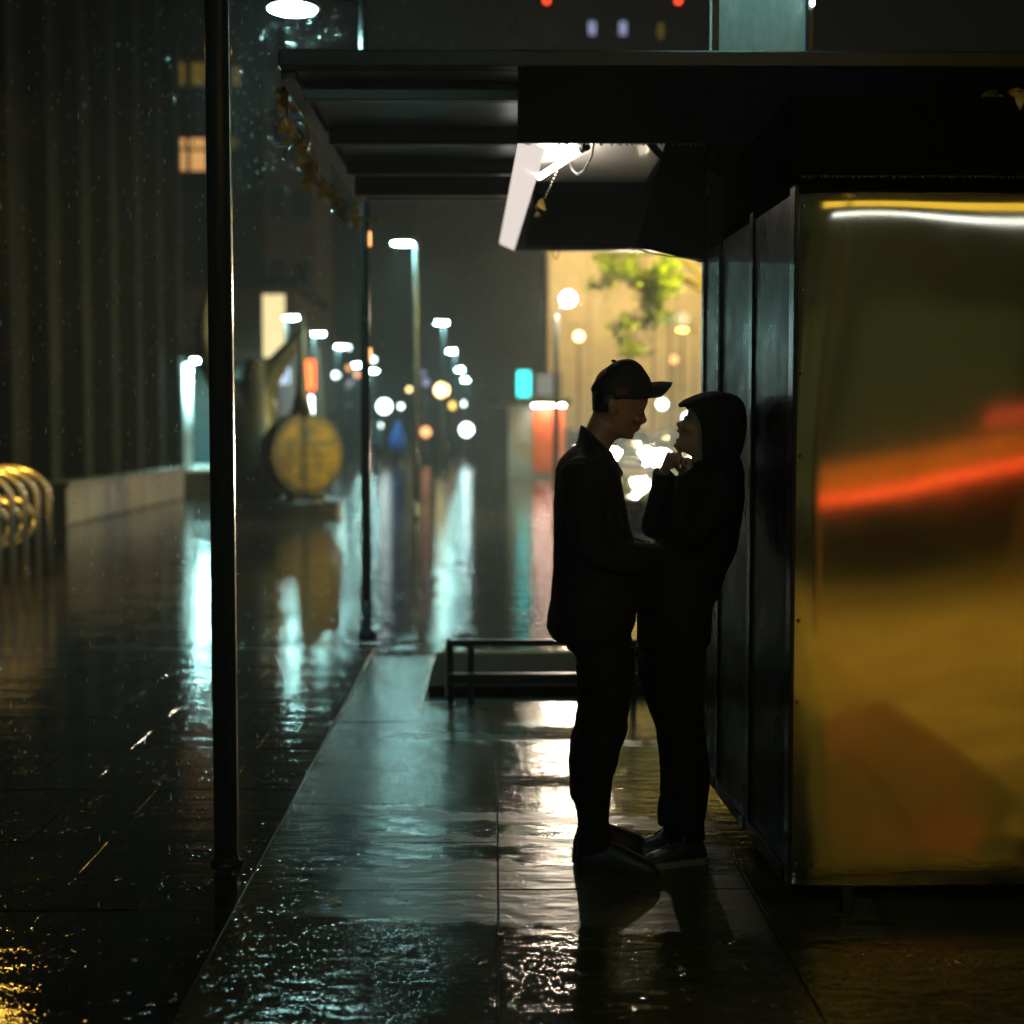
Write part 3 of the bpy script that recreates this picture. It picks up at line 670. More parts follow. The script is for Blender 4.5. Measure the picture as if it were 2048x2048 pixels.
def woman():
    d = 5.15; f = fig(d, 1722.7); Y = d
    root = empty('person', (f(1370, 1722)[0], Y, 0), 'person in black hooded top and trousers leaning back against the kiosk wall', 'person')
    A = lambda u, v, y: (f(u, v)[0], Y + y, f(u, v)[1])
    b = MB()
    # head looking up to the left (front = smaller u)
    loft2(b, f, [(1440, 930, 1386, 935, .052), (1440, 910, 1388, 918, .050), (1440, 896, 1374, 907, .046), (1444, 886, 1354, 901, .046), (1446, 880, 1347.5, 895, .050), (1448, 873, 1349, 888, .055), (1449, 866, 1356, 880, .058), (1450, 860, 1358.5, 872, .061), (1451, 852, 1357.5, 862, .064),
                 (1451, 846, 1361, 853, .067), (1451, 840, 1366, 846, .068), (1451, 832, 1372, 837, .070), (1451, 824, 1374, 827, .071), (1449, 812, 1379, 814, .068), (1443, 802, 1390, 803, .055), (1430, 796, 1405, 796, .03)], Y, taper=.36)
    b.tube([A(1373, 838, 0), A(1365, 844, 0), A(1357, 849, 0), A(1357.5, 853, 0)], [.005, .0075, .0095, .009], 10)
    for sy in (-1, 1): b.ball(A(1360, 853.5, sy * .008), .007, 8, 6)
    b.ball(A(1355.5, 862, 0), (.0062, .015, .0045), 10, 6); b.ball(A(1355, 879.5, 0), (.0075, .015, .005), 10, 6); b.ball(A(1352, 892.5, 0), (.010, .014, .009), 10, 6)
    for sy in (-1, 1): b.ball(A(1373, 856, sy * .042), (.016, .014, .014), 10, 6)
    loft2(b, f, [(1412, 1310, 1288, 1310, .13), (1418, 1250, 1290, 1250, .14), (1436, 1180, 1298, 1180, .12), (1464, 1100, 1330, 1100, .12), (1470, 1040, 1345, 1040, .135), (1474, 985, 1352, 985, .14), (1472, 945, 1362, 945, .15), (1460, 920, 1378, 925, .09), (1445, 908, 1386, 915, .05)], Y)
    arms = {-1: spline([A(1440, 950, -.15), A(1412, 1005, -.185), A(1372, 1066, -.18), A(1364, 1010, -.115), A(1368, 958, -.055)], 5),
            1: spline([A(1436, 950, .15), A(1395, 1005, .18), A(1326, 1062, .16), A(1324, 1010, .09), A(1330, 946, .035)], 5)}
    for sy in (-1, 1):
        pa = arms[sy]; b.tube(pa, [.042 - .019 * i / (len(pa) - 1) for i in range(len(pa))], 12)
    hand(b, arms[-1][-1], (.06, .12, 1), (-.3, .9, 0), (-.9, .2, 0), (1.15, 1.35, .9), .80, .02, .7)
    hand(b, arms[1][-1], (.28, -.12, .9), (.2, -.9, .2), (.9, .1, -.2), (1.0, 1.25, .9), .80, .02, .7)
    for sy in (-1, 1):
        loft2(b, f, [(1404, 1300, 1294, 1300, .066), (1398, 1370, 1300, 1370, .07), (1398, 1440, 1318, 1440, .068), (1406, 1510, 1336, 1510, .055), (1408, 1570, 1342, 1570, .05), (1400, 1640, 1348, 1640, .037), (1400, 1695, 1348, 1695, .037)], Y + sy * .08)
    body = fuse(b, 'body', 'skin_woman', root, .0042, 3)
    for sy in (-1, 1): P(MB().ball(A(1374.5, 836, sy * .030), .009, 10, 8), 'eye', 'sole', body, smooth=True)
    # ---- hooded top
    b = MB(); loft2(b, f, [(1406, 1303, 1282, 1306, .15), (1423, 1284, 1277, 1288, .17), (1425, 1250, 1277, 1250, .172), (1427, 1212, 1277, 1212, .168), (1439, 1189, 1277, 1189, .165), (1453, 1145, 1277, 1145, .16), (1474, 1105, 1294, 1108, .16), (1481, 1050, 1336, 1052, .165), (1486, 1000, 1346, 1002, .17),
                           (1488, 962, 1352, 964, .175), (1486, 938, 1360, 944, .16), (1480, 918, 1374, 932, .12), (1474, 906, 1382, 924, .09)], Y, taper=.1, pw=2.4)
    for sy in (-1, 1):
        pa = arms[sy]; m_ = len(pa) - 1; b.tube(pa, [.066 - .028 * min(1, i / (m_ - 2)) for i in range(len(pa))], 14)
        b.ball(A(1438, 955, sy * .145), (.07, .055, .06), 12, 8)
    tp = fuse(b, 'hooded_top', 'hoodie', root, .006, 4); fold_tex('hood_folds', .09, .014, tp)
    # hood: open shell with a rolled edge round the face
    b = MB(); secs = [(1472, 922, 1388, 924, .085), (1480, 900, 1384, 906, .092), (1486, 876, 1382, 884, .098), (1489, 852, 1379, 860, .102), (1488, 828, 1372, 840, .104), (1484, 810, 1363, 824, .1), (1476, 798, 1361, 810, .09), (1460, 791, 1369, 803, .074), (1440, 787.5, 1392, 794, .05), (1426, 787, 1410, 788, .02)]
    rs = [ring2(f, (s_[0], s_[1]), (s_[2], s_[3]), s_[4], Y, 32, .12, 2.3) for s_ in secs]
    n_ = 32; k = len(b.v)
    for r in rs: b.v += [tuple(p) for p in r]
    for i in range(len(rs) - 1):
        for j in range(n_):
            if (j <= 4 or j >= 27) and i <= 5: continue      # opening round the face
            a = k + i * n_ + j; c = k + i * n_ + (j + 1) % n_; b.f.append((a, c, c + n_, a + n_))
    b.f.append(tuple(k + (len(rs) - 1) * n_ + j for j in range(n_)))
    hd = P(b, 'hood', 'hoodie', tp, smooth=True); so = hd.modifiers.new('t', 'SOLIDIFY'); so.thickness = .008; so.offset = -1
    sb = hd.modifiers.new('s', 'SUBSURF'); sb.levels = 1; sb.render_levels = 2
    edge = [Vector(rs[i][5]) for i in range(6)] + [Vector(p) for p in (rs[6][4], rs[6][2], rs[6][0], rs[6][30], rs[6][28])] + [Vector(rs[i][27]) for i in range(5, -1, -1)]
    P(MB().tube(spline(edge, 3), .0085, 8), 'hood_edge', 'hoodie', tp, smooth=True)
    for sy in (-1, 1):
        P(MB().tube(spline([A(1384, 918, sy * .03), A(1381, 945, sy * .045 - .03), A(1379, 975, sy * .05 - .05), A(1378, 1000, sy * .05 - .05)], 4), .0025, 6), 'drawstring', 'teal_coat', tp, smooth=True)
    # ---- trousers
    b = MB(); loft2(b, f, [(1420, 1250, 1282, 1250, .16), (1412, 1296, 1280, 1296, .165), (1406, 1328, 1279, 1328, .15)], Y)
    for sy in (-1, 1):
        loft2(b, f, [(1408, 1300, 1280, 1300, .10), (1405, 1345, 1281, 1348, .096), (1404, 1412, 1297, 1412, .09), (1404, 1432, 1305, 1432, .088), (1410, 1484, 1320, 1474, .084), (1417, 1513, 1324, 1504, .08), (1418.5, 1546, 1327, 1548, .076), (1416, 1578, 1329, 1580, .071), (1412, 1618, 1329, 1612, .067), (1409, 1645, 1325, 1636, .064), (1408, 1680, 1325, 1672, .062)], Y + sy * .082, taper=.1)
    tr = fuse(b, 'trousers', 'trouser', root, .006, 4); fold_tex('leg_folds', .07, .012, tr)
    for sy in (-1, 1):
        b = MB(); rs = []; ax = Vector((-.95, -.30 if sy < 0 else -.1, 0)).normalized(); sx = Vector((-ax.y, ax.x, 0)); h0 = Vector(A(1409, 1722.7, sy * .075)); h0.z = 0
        prof = ((0, .05, .024), (.008, .07, .031), (.05, .085, .034), (.09, .088, .036), (.12, .070, .039), (.16, .056, .042), (.195, .046, .041), (.215, .036, .033), (.224, .026, .018))
        for t, zt, hy in prof:
            c = h0 + ax * t; rs.append([c + sx * hy * math.cos(a) + Vector((0, 0, .018 + (zt - .018) * max(0, math.sin(a)) ** .7)) for a in [2 * math.pi * j / 18 for j in range(18)]])
        b.rings(rs); sh_ = fuse(b, 'shoe', 'shoe', root, .0045, 2)
        top = []; pr = ((-.003, .026), (.01, .034), (.09, .039), (.16, .045), (.197, .044), (.219, .034), (.228, .016))
        L_ = [h0 + ax * t + sx * h for t, h in pr] + [h0 + ax * t - sx * h for t, h in reversed(pr)]
        P(MB().rings([[(p.x, p.y, 0) for p in L_], [(p.x, p.y, .022) for p in L_]]), 'sole', 'sole', sh_)
        lc = MB()
        for q in range(4):
            t = .10 + .018 * q; z = .098 - .012 * q; c = h0 + ax * t
            lc.tube([c + sx * .026 + Vector((0, 0, z - .018)), c + Vector((0, 0, z)), c + ax * .014 - sx * .026 + Vector((0, 0, z - .02))], .003, 6)
        c = h0 + ax * .10
        for q in (-1, 1):
            lc.tube([c + Vector((0, 0, .10)), c + sx * .03 * q + Vector((0, 0, .128)), c + sx * .05 * q + Vector((0, 0, .09)), c + sx * .035 * q + ax * .03 + Vector((0, 0, .075))], .0025, 6)
        P(lc, 'laces', 'lace', sh_, smooth=True)
    return root
woman()

# ================================================================== POLES AND LAMPS
b = MB(); near = empty('steel_pole', (-.945, 5.2, 0), 'tall dark wet steel pole at the platform edge in the left foreground', 'pole')
P(MB().lathe([(.042, -.04), (.042, 5.6), (.03, 5.62)], (-.945, 5.2), 24), 'shaft', 'pole', near, smooth=True)
P(MB().lathe([(.056, -.042), (.056, -.03), (.046, -.026), (.0435, -.01)], (-.945, 5.2), 24), 'base_flange', 'pole', near, smooth=True)
P(MB().box(-.904, -.9015, 5.185, 5.215, .0, 5.5), 'lit_edge_strip', 'rack', near)  # pale strip standing in for the lit edge of the pole

def lamp_post(x, yv, lx, h, label, group, far, power, head_r=.18, m='led', col=LED, ground_z=-.08, pole_m='lamp_pole', pr=.7, cone=130, aim=None):
    t = empty('street_lamp', (x, yv, ground_z), label, 'street lamp', group)
    P(MB().lathe([(.055 * pr, ground_z), (.05 * pr, 1.0), (.042 * pr, h + .12), (.02, h + .14)], (x, yv), 12), 'post', pole_m, t, smooth=True)
    P(MB().lathe([(.1 * pr, ground_z), (.1 * pr, ground_z + .05), (.06 * pr, ground_z + .08), (.056 * pr, ground_z + .3)], (x, yv), 12), 'base', pole_m, t, smooth=True)
    P(MB().tube([(x, yv, h + .04), ((x + lx) / 2, yv, h + .1), (lx, yv, h + .09)], [.022, .018, .015], 8), 'arm', pole_m, t, smooth=True)
    hd = P(MB().lathe([(head_r, h + .005), (head_r + .015, h + .015), (head_r + .01, h + .05), (.05, h + .09), (.02, h + .11)], (lx, yv), 24), 'lamp_head', 'black_metal', t, smooth=True)
    P(MB().lathe([(.005, h - .022), (head_r * .7, h - .016), (head_r - .01, h), (head_r - .015, h + .004)], (lx, yv), 24), 'diffuser', m, hd, smooth=True)
    if power:
        l = lamp('lamp_light', 'SPOT', (lx, yv, h - .04), power, col, None, .12, aim or (lx, yv, 0), cone, .6) if cone < 170 else lamp('lamp_light', 'POINT', (lx, yv, h - .1), power, col, None, .12)
        l.parent = t; l.matrix_parent_inverse = Matrix.Translation(-parent_world(t))
    return t
GL = 'white lamps in a row along the platform side'
L1 = lamp_post(-.94, 10.97, -1.45, 4.50, 'nearest white lamp on a thin dark post, its glowing disc cut at the top', GL, False, 300, pole_m='pole', pr=.72)
for z in (2.02, 2.86):  # orange highlights on the post, made as small glowing boxes
    P(MB().box(-.905, -.893, 10.93, 10.97, z - .05, z + .05), 'reflector_glint', 'bulb_orange', L1)
lamp_post(-1.33, 25.6, -1.55, 4.6, 'second white lamp on a bright post below the shelter roof', GL, False, 900, .19)
lamp_post(-1.50, 45, -1.57, 4.6, 'third white lamp of the row beyond the bright post', GL, True, 900, .2, 'led_far')
lamp_post(-1.60, 62, -1.75, 4.6, 'fourth white lamp of the receding row, above the far walkers', GL, True, 700, .2, 'led_far')
lamp_post(-1.75, 82, -1.85, 4.6, 'fifth white lamp of the receding row', GL, True, 600, .2, 'led_far')
lamp_post(-1.8, 100, -1.9, 4.6, 'farthest white lamp of the row, small above the wet street', GL, True, 600, .2, 'led_far')
GLL = 'white lamps along the left side of the street'
for k, (yv, txt) in enumerate(((43, 'first white lamp of the left row, beside the lit signs'), (50.5, 'second white lamp of the left row, above the red sign'), (58.5, 'third white lamp of the left row'), (76, 'fourth white lamp of the left row, left of the thin pole'), (84, 'last white lamp of the left row, right of the thin pole'))):
    lx = (-5.8, -5.9, -5.96, -6.9, -6.75)[k]
    lamp_post(lx - .15, yv, lx, 4.6, txt, GLL, True, 450, .22, 'led_far')
# lamp behind the photographer: same row
lamp_post(-1.2, -4.5, -1.5, 4.6, 'white lamp of the platform row behind the viewpoint', GL, False, 40, cone=172)
# sodium lamps
lamp_post(-5.9, 14.4, -4.98, 4.6, 'amber street lamp just left of the bicycle racks', 'amber street lamps', False, 1300, .2, 'sodium', SOD, cone=84)
lamp_post(4.9, 25, 4.3, 5.3, 'amber street lamp beside the yellow leaved tree', 'amber street lamps', False, 8000, .2, 'sodium', (1, .78, .1), cone=128, aim=(2.3, 26.6, 3.0))
lamp_post(5.0, 47, 4.72, 6, 'amber street lamp behind the parked cars', 'amber street lamps', False, 4000, .2, 'sodium', AMB, cone=130)
lamp_post(9.4, 70, 8.8, 6, 'far amber street lamp down the road', 'amber street lamps', False, 3000, .2, 'sodium', AMB, cone=130, aim=None)
lamp_post(2.15, -1.9, 2.75, 5.6, 'amber street lamp added behind the viewpoint to gild the kiosk reflection', 'amber street lamps', False, 6200, .2, 'sodium', (1, .54, .035), cone=98)  # added out of view; lights the road mirrored in the steel
lamp_post(10.5, 86, 9.6, 13.5, 'amber floodlight added to light the pale backdrop building, left one', 'amber street lamps', False, 9500, .2, 'sodium', AMB, cone=150, aim=(9, 96, 5))  # added floodlights, raised out of view, to brighten the backdrop wall
lamp_post(17.5, 86, 16.6, 13.5, 'amber floodlight added to light the pale backdrop building, right one', 'amber street lamps', False, 7000, .2, 'sodium', AMB, cone=150, aim=(16, 96, 5))
lamp_post(5.6, 88, 5.0, 13.5, 'amber floodlight added at the left corner of the pale backdrop building', 'amber street lamps', False, 6000, .2, 'sodium', AMB, cone=150, aim=(6, 96, 5))
# white globe lamp over the road side
gl = empty('globe_lamp', (.95, 23.6, -.08), 'glaring white globe lamp on a post beside the kiosk with the teal sign', 'street lamp')
P(MB().lathe([(.07, -.09), (.05, .1), (.045, 3.2), (.03, 3.25)], (.98, 23.6), 12), 'post', 'lamp_pole', gl, smooth=True)
P(MB().tube([(.98, 23.6, 3.2), (1.08, 23.6, 3.42), (1.17, 23.6, 3.40)], .02, 8), 'arm', 'lamp_pole', gl, smooth=True)
P(MB().ball((1.17, 23.6, 3.5), .11, 20, 14), 'globe', 'globe', gl, smooth=True)
l = lamp('globe_light', 'POINT', (1.17, 23.45, 3.5), 450, WARM, None, .12); l.parent = gl; l.matrix_parent_inverse = Matrix.Translation(-parent_world(gl))

# ================================================================== RAIL AND PLANTING BED
bd = empty('planting_bed', (.8, 8.9, -.02), 'dark planting bed with mossy edge behind the low rail', 'planting bed')
P(MB().box(-.37, 2.1, 8.3, 9.5, -.085, .05), 'soil', 'soil', bd)
bev(P(MB().box(-.38, 2.1, 9.51, 9.62, -.085, .05), 'mossy_edge', 'moss', bd), .01)
P(MB().box(-.38, 2.1, 7.83, 8.29, -.085, -.03), 'gutter', 'plaza', bd)
rl = empty('low_rail', (.2, 7.95, -.03), 'low black two bar rail behind the couple\'s legs', 'rail')
for z, t in ((.345, .017), (.15, .03)):
    bev(P(MB().box(-.235 if z > .3 else -.25, 2.0, 7.93 - .01, 7.95 + .01, z - t, z + t), 'bar', 'black_metal', rl), .004)
for x in (-.235, -.125, .75, 1.6):
    bev(P(MB().box(x - .018, x + .018, 7.965, 7.995, -.03, .36), 'post', 'black_metal', rl), .003)
bev(P(MB().box(-.262, -.252, 7.9, 7.96, .06, .37), 'end_plate', 'rack', rl), .002)

# ================================================================== LEFT SIDE OF THE PLAZA
# bicycle racks
for k in range(6):
    yv = 16.25 - .42 * k
    t = empty('bike_rack', (-5.25, yv, -.09), ('farthest hoop of the row of polished bicycle racks', 'second farthest hoop of the polished bicycle racks', 'third farthest hoop of the polished bicycle racks', 'fourth farthest hoop of the polished bicycle racks', 'fifth hoop of the polished bicycle racks, nearly out of frame', 'nearest hoop of the polished bicycle racks')[k], 'bicycle rack', 'polished bicycle hoops by the ribbed building')
    path = [(-5.75, yv, -.09), (-5.75, yv, .75)] + [(-5.29 - .46 * math.cos(a), yv, .75 + .3 * math.sin(a)) for a in [math.pi * q / 12 for q in range(1, 12)]] + [(-4.83, yv, .75), (-4.83, yv, -.09)]
    P(MB().tube(path, .035, 12), 'hoop', 'rack', t, smooth=True)
    path = [(-5.29 + .3 * math.cos(a), yv, .47 + .25 * math.sin(a)) for a in [2 * math.pi * q / 20 for q in range(21)]]
    P(MB().tube(path, .026, 10), 'inner_loop', 'rack', t, smooth=True)
# ribbed building
rb = empty('ribbed_building', (-8.5, 28, -.09), 'tall dark concrete building with vertical fins on the left', 'building')
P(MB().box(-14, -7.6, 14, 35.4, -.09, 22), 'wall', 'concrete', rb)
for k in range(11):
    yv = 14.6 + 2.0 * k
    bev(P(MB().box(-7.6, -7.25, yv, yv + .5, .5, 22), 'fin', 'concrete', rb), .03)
lw = empty('low_wall', (-7.1, 27, -.09), 'low pale stone wall along the foot of the ribbed building', 'wall')
for k in range(7):
    y0 = 24.0 + 1.3 * k
    bev(P(MB().box(-7.24, -6.85, y0, y0 + 1.285, -.09, .52), 'stone', 'plinth', lw), .02)
    bev(P(MB().box(-7.24, -6.8, y0 - .003, y0 + 1.282, .524, .6), 'capstone', 'plinth', lw), .015)
en = empty('entrance_porch', (-7.4, 37, -.09), 'lit entrance porch with a white pillar at the end of the ribbed building', 'porch')
P(MB().box(-9.5, -6.5, 35.6, 42, -.09, .42), 'podium', 'plinth', en)
P(MB().box(-9.5, -6.4, 35.5, 42, .424, .5), 'podium_cap', 'pillar', en)
P(MB().lathe([(.17, .5), (.17, 3.0)], (-7.45, 36.2), 16), 'pillar', 'pillar', en, smooth=True)
P(MB().box(-9.5, -6.4, 40, 40.2, .5, 3.4), 'rear_wall', 'tealwall', en)
P(MB().box(-9.5, -6.3, 35.45, 42, 3.1, 3.4), 'canopy', 'facade_dark', en)
P(MB().box(-7.2, -6.9, 35.8, 36.4, 3.07, 3.098), 'downlight', 'led_far', en)
l = lamp('porch_light', 'SPOT', (-7.0, 35.2, 3.0), 260, LED, None, .1, (-7.5, 36.6, 1.4), 110); l.parent = en; l.matrix_parent_inverse = Matrix.Translation(-parent_world(en))
# sculpture with yellow disc
sc = empty('sculpture', (-3.6, 26, -.09), 'dark bronze sculpture with two curved horns and a mottled body on the plaza', 'sculpture')
P(MB().lathe([(1.05, -.09), (1.05, .18), (.98, .22)], (-3.75, 26.6), 32), 'plinth', 'black_metal', sc)
b = MB(); b.lathe([(.42, .2), (.55, .6), (.5, 1.1), (.34, 1.7), (.30, 2.2), (.22, 2.7)], (-4.25, 26.9), 16)
b.ball((-3.95, 26.8, .7), (.35, .35, .5)); b.ball((-4.45, 26.9, 1.5), (.36, .35, .5))
b.tube(spline([(-4.3, 26.9, 1.6), (-4.75, 26.9, 2.1), (-5.1, 26.9, 2.7), (-5.2, 26.9, 3.4), (-4.95, 26.9, 4.3)], 5), [.34 - .29 * i / 20 for i in range(21)], 14)
b.tube(spline([(-4.2, 26.9, 2.0), (-3.95, 26.9, 2.5), (-3.65, 26.9, 2.9), (-3.35, 26.9, 3.25)], 5), [.26 - .16 * i / 15 for i in range(16)], 14)
o = fuse(b, 'figure', 'bronze', sc, .06, 3)
ds = empty('yellow_disc', (-3.3, 26, .2), 'big round yellow disc with dark marks standing at the sculpture\'s foot', 'disc')
ds.rotation_euler[2] = R(36)
def L(b, name, m, parent, smooth=False):
    return b.build(name, m, parent, smooth=smooth)
L(MB().rings([[(.70 * math.cos(a), yy, .82 + .70 * math.sin(a)) for a in [2 * math.pi * j / 40 for j in range(40)]] for yy in (-.16, .3)]), 'rim', 'bronze', ds)
L(MB().rings([[(.60 * math.cos(a), yy, .82 + .60 * math.sin(a)) for a in [2 * math.pi * j / 40 for j in range(40)]] for yy in (-.175, -.161)]), 'face', 'yellow_face', ds)
for (x0, x1, z0, z1) in ((-.5, .5, .98, 1.05), (-.1, .02, 1.12, 1.26), (-.5, .45, .78, .81), (-.4, .5, .62, .65), (-.42, -.1, .36, .42), (-.1, .25, .33, .38)):
    L(MB().box(x0, x1, -.182, -.176, z0, z1), 'mark', 'dark_relief', ds)
L(MB().tube([(-.05, 0, 1.5), (-.03, 0, 1.9), (-.02, 0, 2.4), (-.02, 0, 3.3)], [.2, .1, .055, .045], 12), 'stem', 'bronze', ds, True)
L(MB().box(-.3, .3, -.2, .2, .0, .14), 'foot', 'black_metal', ds)

# ================================================================== FAR BUILDINGS
def windows(parent, cells, yv, m, name='window', fm='win_frame'):
    for (x0, x1, z0, z1) in cells:
        wn = P(MB().box(x0 - .08, x1 + .08, yv - .05, yv - .002, z0 - .08, z1 + .08), name, fm, parent)
        P(MB().box(x0, x1, yv - .07, yv - .052, z0, z1), 'pane', m, wn)
ta = empty('apartment_tower', (-14, 72, -.09), 'dark apartment tower with a few amber windows behind the near pole', 'building')
P(MB().box(-30, -9.6, 70, 84, -.09, 27), 'wall', 'facade_dark', ta)
P(MB().box(-30.2, -9.4, 69.8, 84.2, 27, 27.6), 'roof', 'facade_dark', ta)
windows(ta, [(-14.95, -14.2, 13.3, 14.2), (-14.75, -14.2, 14.35, 14.75), (-14.0, -13.3, 13.3, 14.2), (-14.0, -13.3, 14.35, 14.75)], 70, 'win_warm')
windows(ta, [(-12.7, -11.9, 14.35, 14.75), (-12.7, -12.3, 13.5, 14.2)], 70, 'bulb_dim' if 'bulb_dim' in M else 'win_dim')
windows(ta, [(-14.9, -14.2, 17.2, 18.2), (-13.9, -13.3, 17.2, 18.2), (-12.8, -12.2, 17.2, 18.1), (-12.0, -11.7, 17.2, 18)], 70, 'win_dim')
for x, z in ((-14.7, 18.55), (-12.3, 18.7)):
    P(MB().ball((x, 69.8, z), .14, 10, 8), 'wall_lamp', 'bulb_warm', ta, smooth=True)
windows(ta, [(x, x + .9, z, z + 1.2) for x in (-21, -19, -17) for z in (9.5, 13.4, 17.3, 21)], 70, 'win_dark')
P(MB().ball((-9.2, 69.5, 9.2), .12, 10, 8), 'wall_lamp', 'bulb_orange', ta, smooth=True)
bt = empty('brown_building', (-9, 64, -.09), 'slim brown building corner rising behind the left street lamps', 'building')
P(MB().box(-9.4, -7.4, 62, 69, -.09, 16), 'wall', 'facade_brown', bt)
windows(bt, [(-9.1, -8.5, z, z + 1.3) for z in (4, 7, 10, 13)] + [(-8.2, -7.6, z, z + 1.3) for z in (4, 7, 10, 13)], 62, 'win_dark')
ot = empty('office_tower', (10, 120, -.09), 'dark office tower far behind the shelter roof with a few tiny lights', 'building')
P(MB().box(-6, 40, 118, 140, -.09, 44), 'wall', 'facade_dark', ot)
windows(ot, [(x, x + .5, z, z + 1.0) for x in (7.4, 9.8) for z in (31.9,)], 118, 'win_blue')
windows(ot, [(12.8, 13.2, 31.6, 32.8), (9.9, 10.4, 29.8, 30.6)], 118, 'win_dim')
windows(ot, [(x, x + 1.2, z, z + 1.6) for x in (1, 4, 16, 19, 22) for z in (27, 31.5, 36)], 118, 'win_dark')
for x in (4.1, 14.3): P(MB().ball((x, 117.5, 34.4), .22, 10, 8), 'beacon', 'bulb_red', ot, smooth=True)
sb_ = empty('haze_glow_backdrop', (20, 100, -.09), 'pale lit building put in behind the couple for the warm haze glow', 'building')
P(MB().box(3.5, 30, 96, 108, -.09, 15), 'wall', 'facade_warm', sb_)  # lit wall standing in for the warm glow of the mist
P(MB().box(3.2, 30.3, 95.7, 96, 14, 14.6), 'cornice', 'facade_warm', sb_)
windows(sb_, [(x, x + 1.1, z, z + 1.9) for x in (4.6, 7.0, 9.4, 11.8, 14.2) for z in (4, 8, 11.4)], 96, 'facade_warm', fm='facade_stone')
# shops down the left side: lit signs
def sign(name, label, cat, x0, x1, z0, z1, yv, m, post=True, th=.25):
    t = empty(name, ((x0 + x1) / 2, yv, -.09), label, cat)
    P(MB().box(x0 - .06, x1 + .06, yv, yv + th, z0 - .06, z1 + .06), 'case', 'black_metal', t)
    P(MB().box(x0, x1, yv - .03, yv - .002, z0, z1), 'lit_face', m, t)
    if post: P(MB().box((x0 + x1) / 2 - .05, (x0 + x1) / 2 + .05, yv + .05, yv + .15, -.09, z0 - .062), 'post', 'black_metal', t)
    return t
sp_ = empty('shop_row', (-9.5, 52, -.09), 'row of small shops with lit fronts behind the sculpture', 'building')
P(MB().box(-14, -6.9, 51.5, 61, -.09, 6.2), 'wall', 'facade_brown', sp_)
P(MB().box(-14.2, -6.7, 50.8, 61, 6.2, 6.5), 'roof', 'facade_dark', sp_)
for (x0, x1, z0, z1, m) in ((-7.9, -7.15, 3.6, 6.0, 'sign_cream'), (-8.0, -7.5, .7, 2.4, 'sign_cream'), (-7.3, -6.95, 1.2, 2.9, 'sign_grey'), (-7.45, -7.0, 2.95, 3.5, 'sign_blue')):
    P(MB().box(x0, x1, 51.44, 51.495, z0, z1), 'lit_window', m, sp_)
sign('red_sign', 'small red and orange glowing shop sign beyond the sculpture', 'sign', -6.35, -5.95, 2.7, 3.7, 50, 'sign_red')
sign('white_sign', 'small white glowing sign box below the red sign', 'sign', -6.3, -5.98, 1.9, 2.5, 49.6, 'bulb_white')
def bulb(label, x, yv, z, r, m, cat='lamp', pole=True):
    t = empty('bollard_lamp' if z < 2 else 'post_lamp', (x, yv, -.09), label, cat)
    P(MB().ball((x, yv, z), r, 14, 10), 'globe', m, t, smooth=True)
    if pole: P(MB().lathe([(.05, -.09), (.04, z - r * .9)], (x, yv), 8), 'post', 'black_metal', t, smooth=True)
    return t
bulb('bright white globe low over the far end of the street', -5.2, 71, 2.45, .32, 'bulb_white')
bulb('soft yellow lamp right of the receding lamp row', -2.3, 66, 3.1, .3, 'bulb_yellow')
bulb('small amber signal lamp below the yellow lamp', -2.35, 86, 2.7, .2, 'bulb_warm')
bulb('orange point of light near the far walkers', -3.1, 68, 1.25, .22, 'bulb_orange')
bulb('white light low on the far street', -1.25, 68, 1.35, .28, 'bulb_white')
bulb('warm lamp left of the leafy tree', 3.4, 60, 5.1, .18, 'bulb_yellow')
bulb('peach coloured far lamp above the peak of the cap', 9.0, 75, 4.85, .2, 'bulb_orange')
bulb('pale green left lamp of a far pair by the kiosk edge', 6.8, 58, 5.65, .26, 'sign_grey')
bulb('pale green right lamp of a far pair by the kiosk edge', 7.3, 58, 5.65, .26, 'sign_cream')
bulb('cool white lamp between the two faces', 7.2, 64, 2.45, .2, 'bulb_white')
bulb('white lamp beside the hooded face', 7.85, 60, 1.75, .3, 'bulb_white')
rf = random.Random(44)
for k in range(15):
    yv = rf.uniform(76, 114); u = rf.choice([rf.uniform(-.112, -.02), rf.uniform(-.1, -.045)]); zz = 1.5 + rf.uniform(-.012, .055) * yv
    t = bulb('tiny street light in the haze at the far end of the street', u * yv, yv, max(zz, .8), rf.uniform(.1, .2), rf.choice(['bulb_white', 'bulb_white', 'bulb_yellow', 'bulb_orange', 'sign_grey', 'win_blue']))
    t['group'] = 'tiny far lights'; t.name = 'far_light'
# kiosk with orange panel and teal sign
kk = empty('street_kiosk', (1.6, 46, -.09), 'small street kiosk with orange red panel under a flat dark roof', 'kiosk')
P(MB().box(.45, 2.2, 46.02, 48, -.09, 2.15), 'body', 'grey_paint', kk)
P(MB().box(1.2, 2.16, 45.96, 46.01, .1, 2.1), 'orange_panel', 'orange_paint', kk)
P(MB().box(-.1, 2.35, 45.6, 48.3, 2.16, 2.34), 'roof', 'black_metal', kk)
P(MB().box(.5, 1.1, 45.98, 46.015, .9, 2.0), 'shutter', 'grey_paint', kk)
P(MB().box(1.2, 2.16, 45.64, 45.7, 2.12, 2.158), 'downlight', 'tube', kk)  # strip and spot added under the roof to brighten the orange panel
l = lamp('added_kiosk_light', 'SPOT', (1.68, 45.2, 2.1), 60, WARM, None, .1, (1.68, 46, 1.0), 120); l.parent = kk; l.matrix_parent_inverse = Matrix.Translation(-parent_world(kk))
sign('teal_sign', 'glowing teal sign on the roof of the small street kiosk', 'sign', .72, 1.12, 2.42, 3.2, 46.2, 'sign_teal', False)
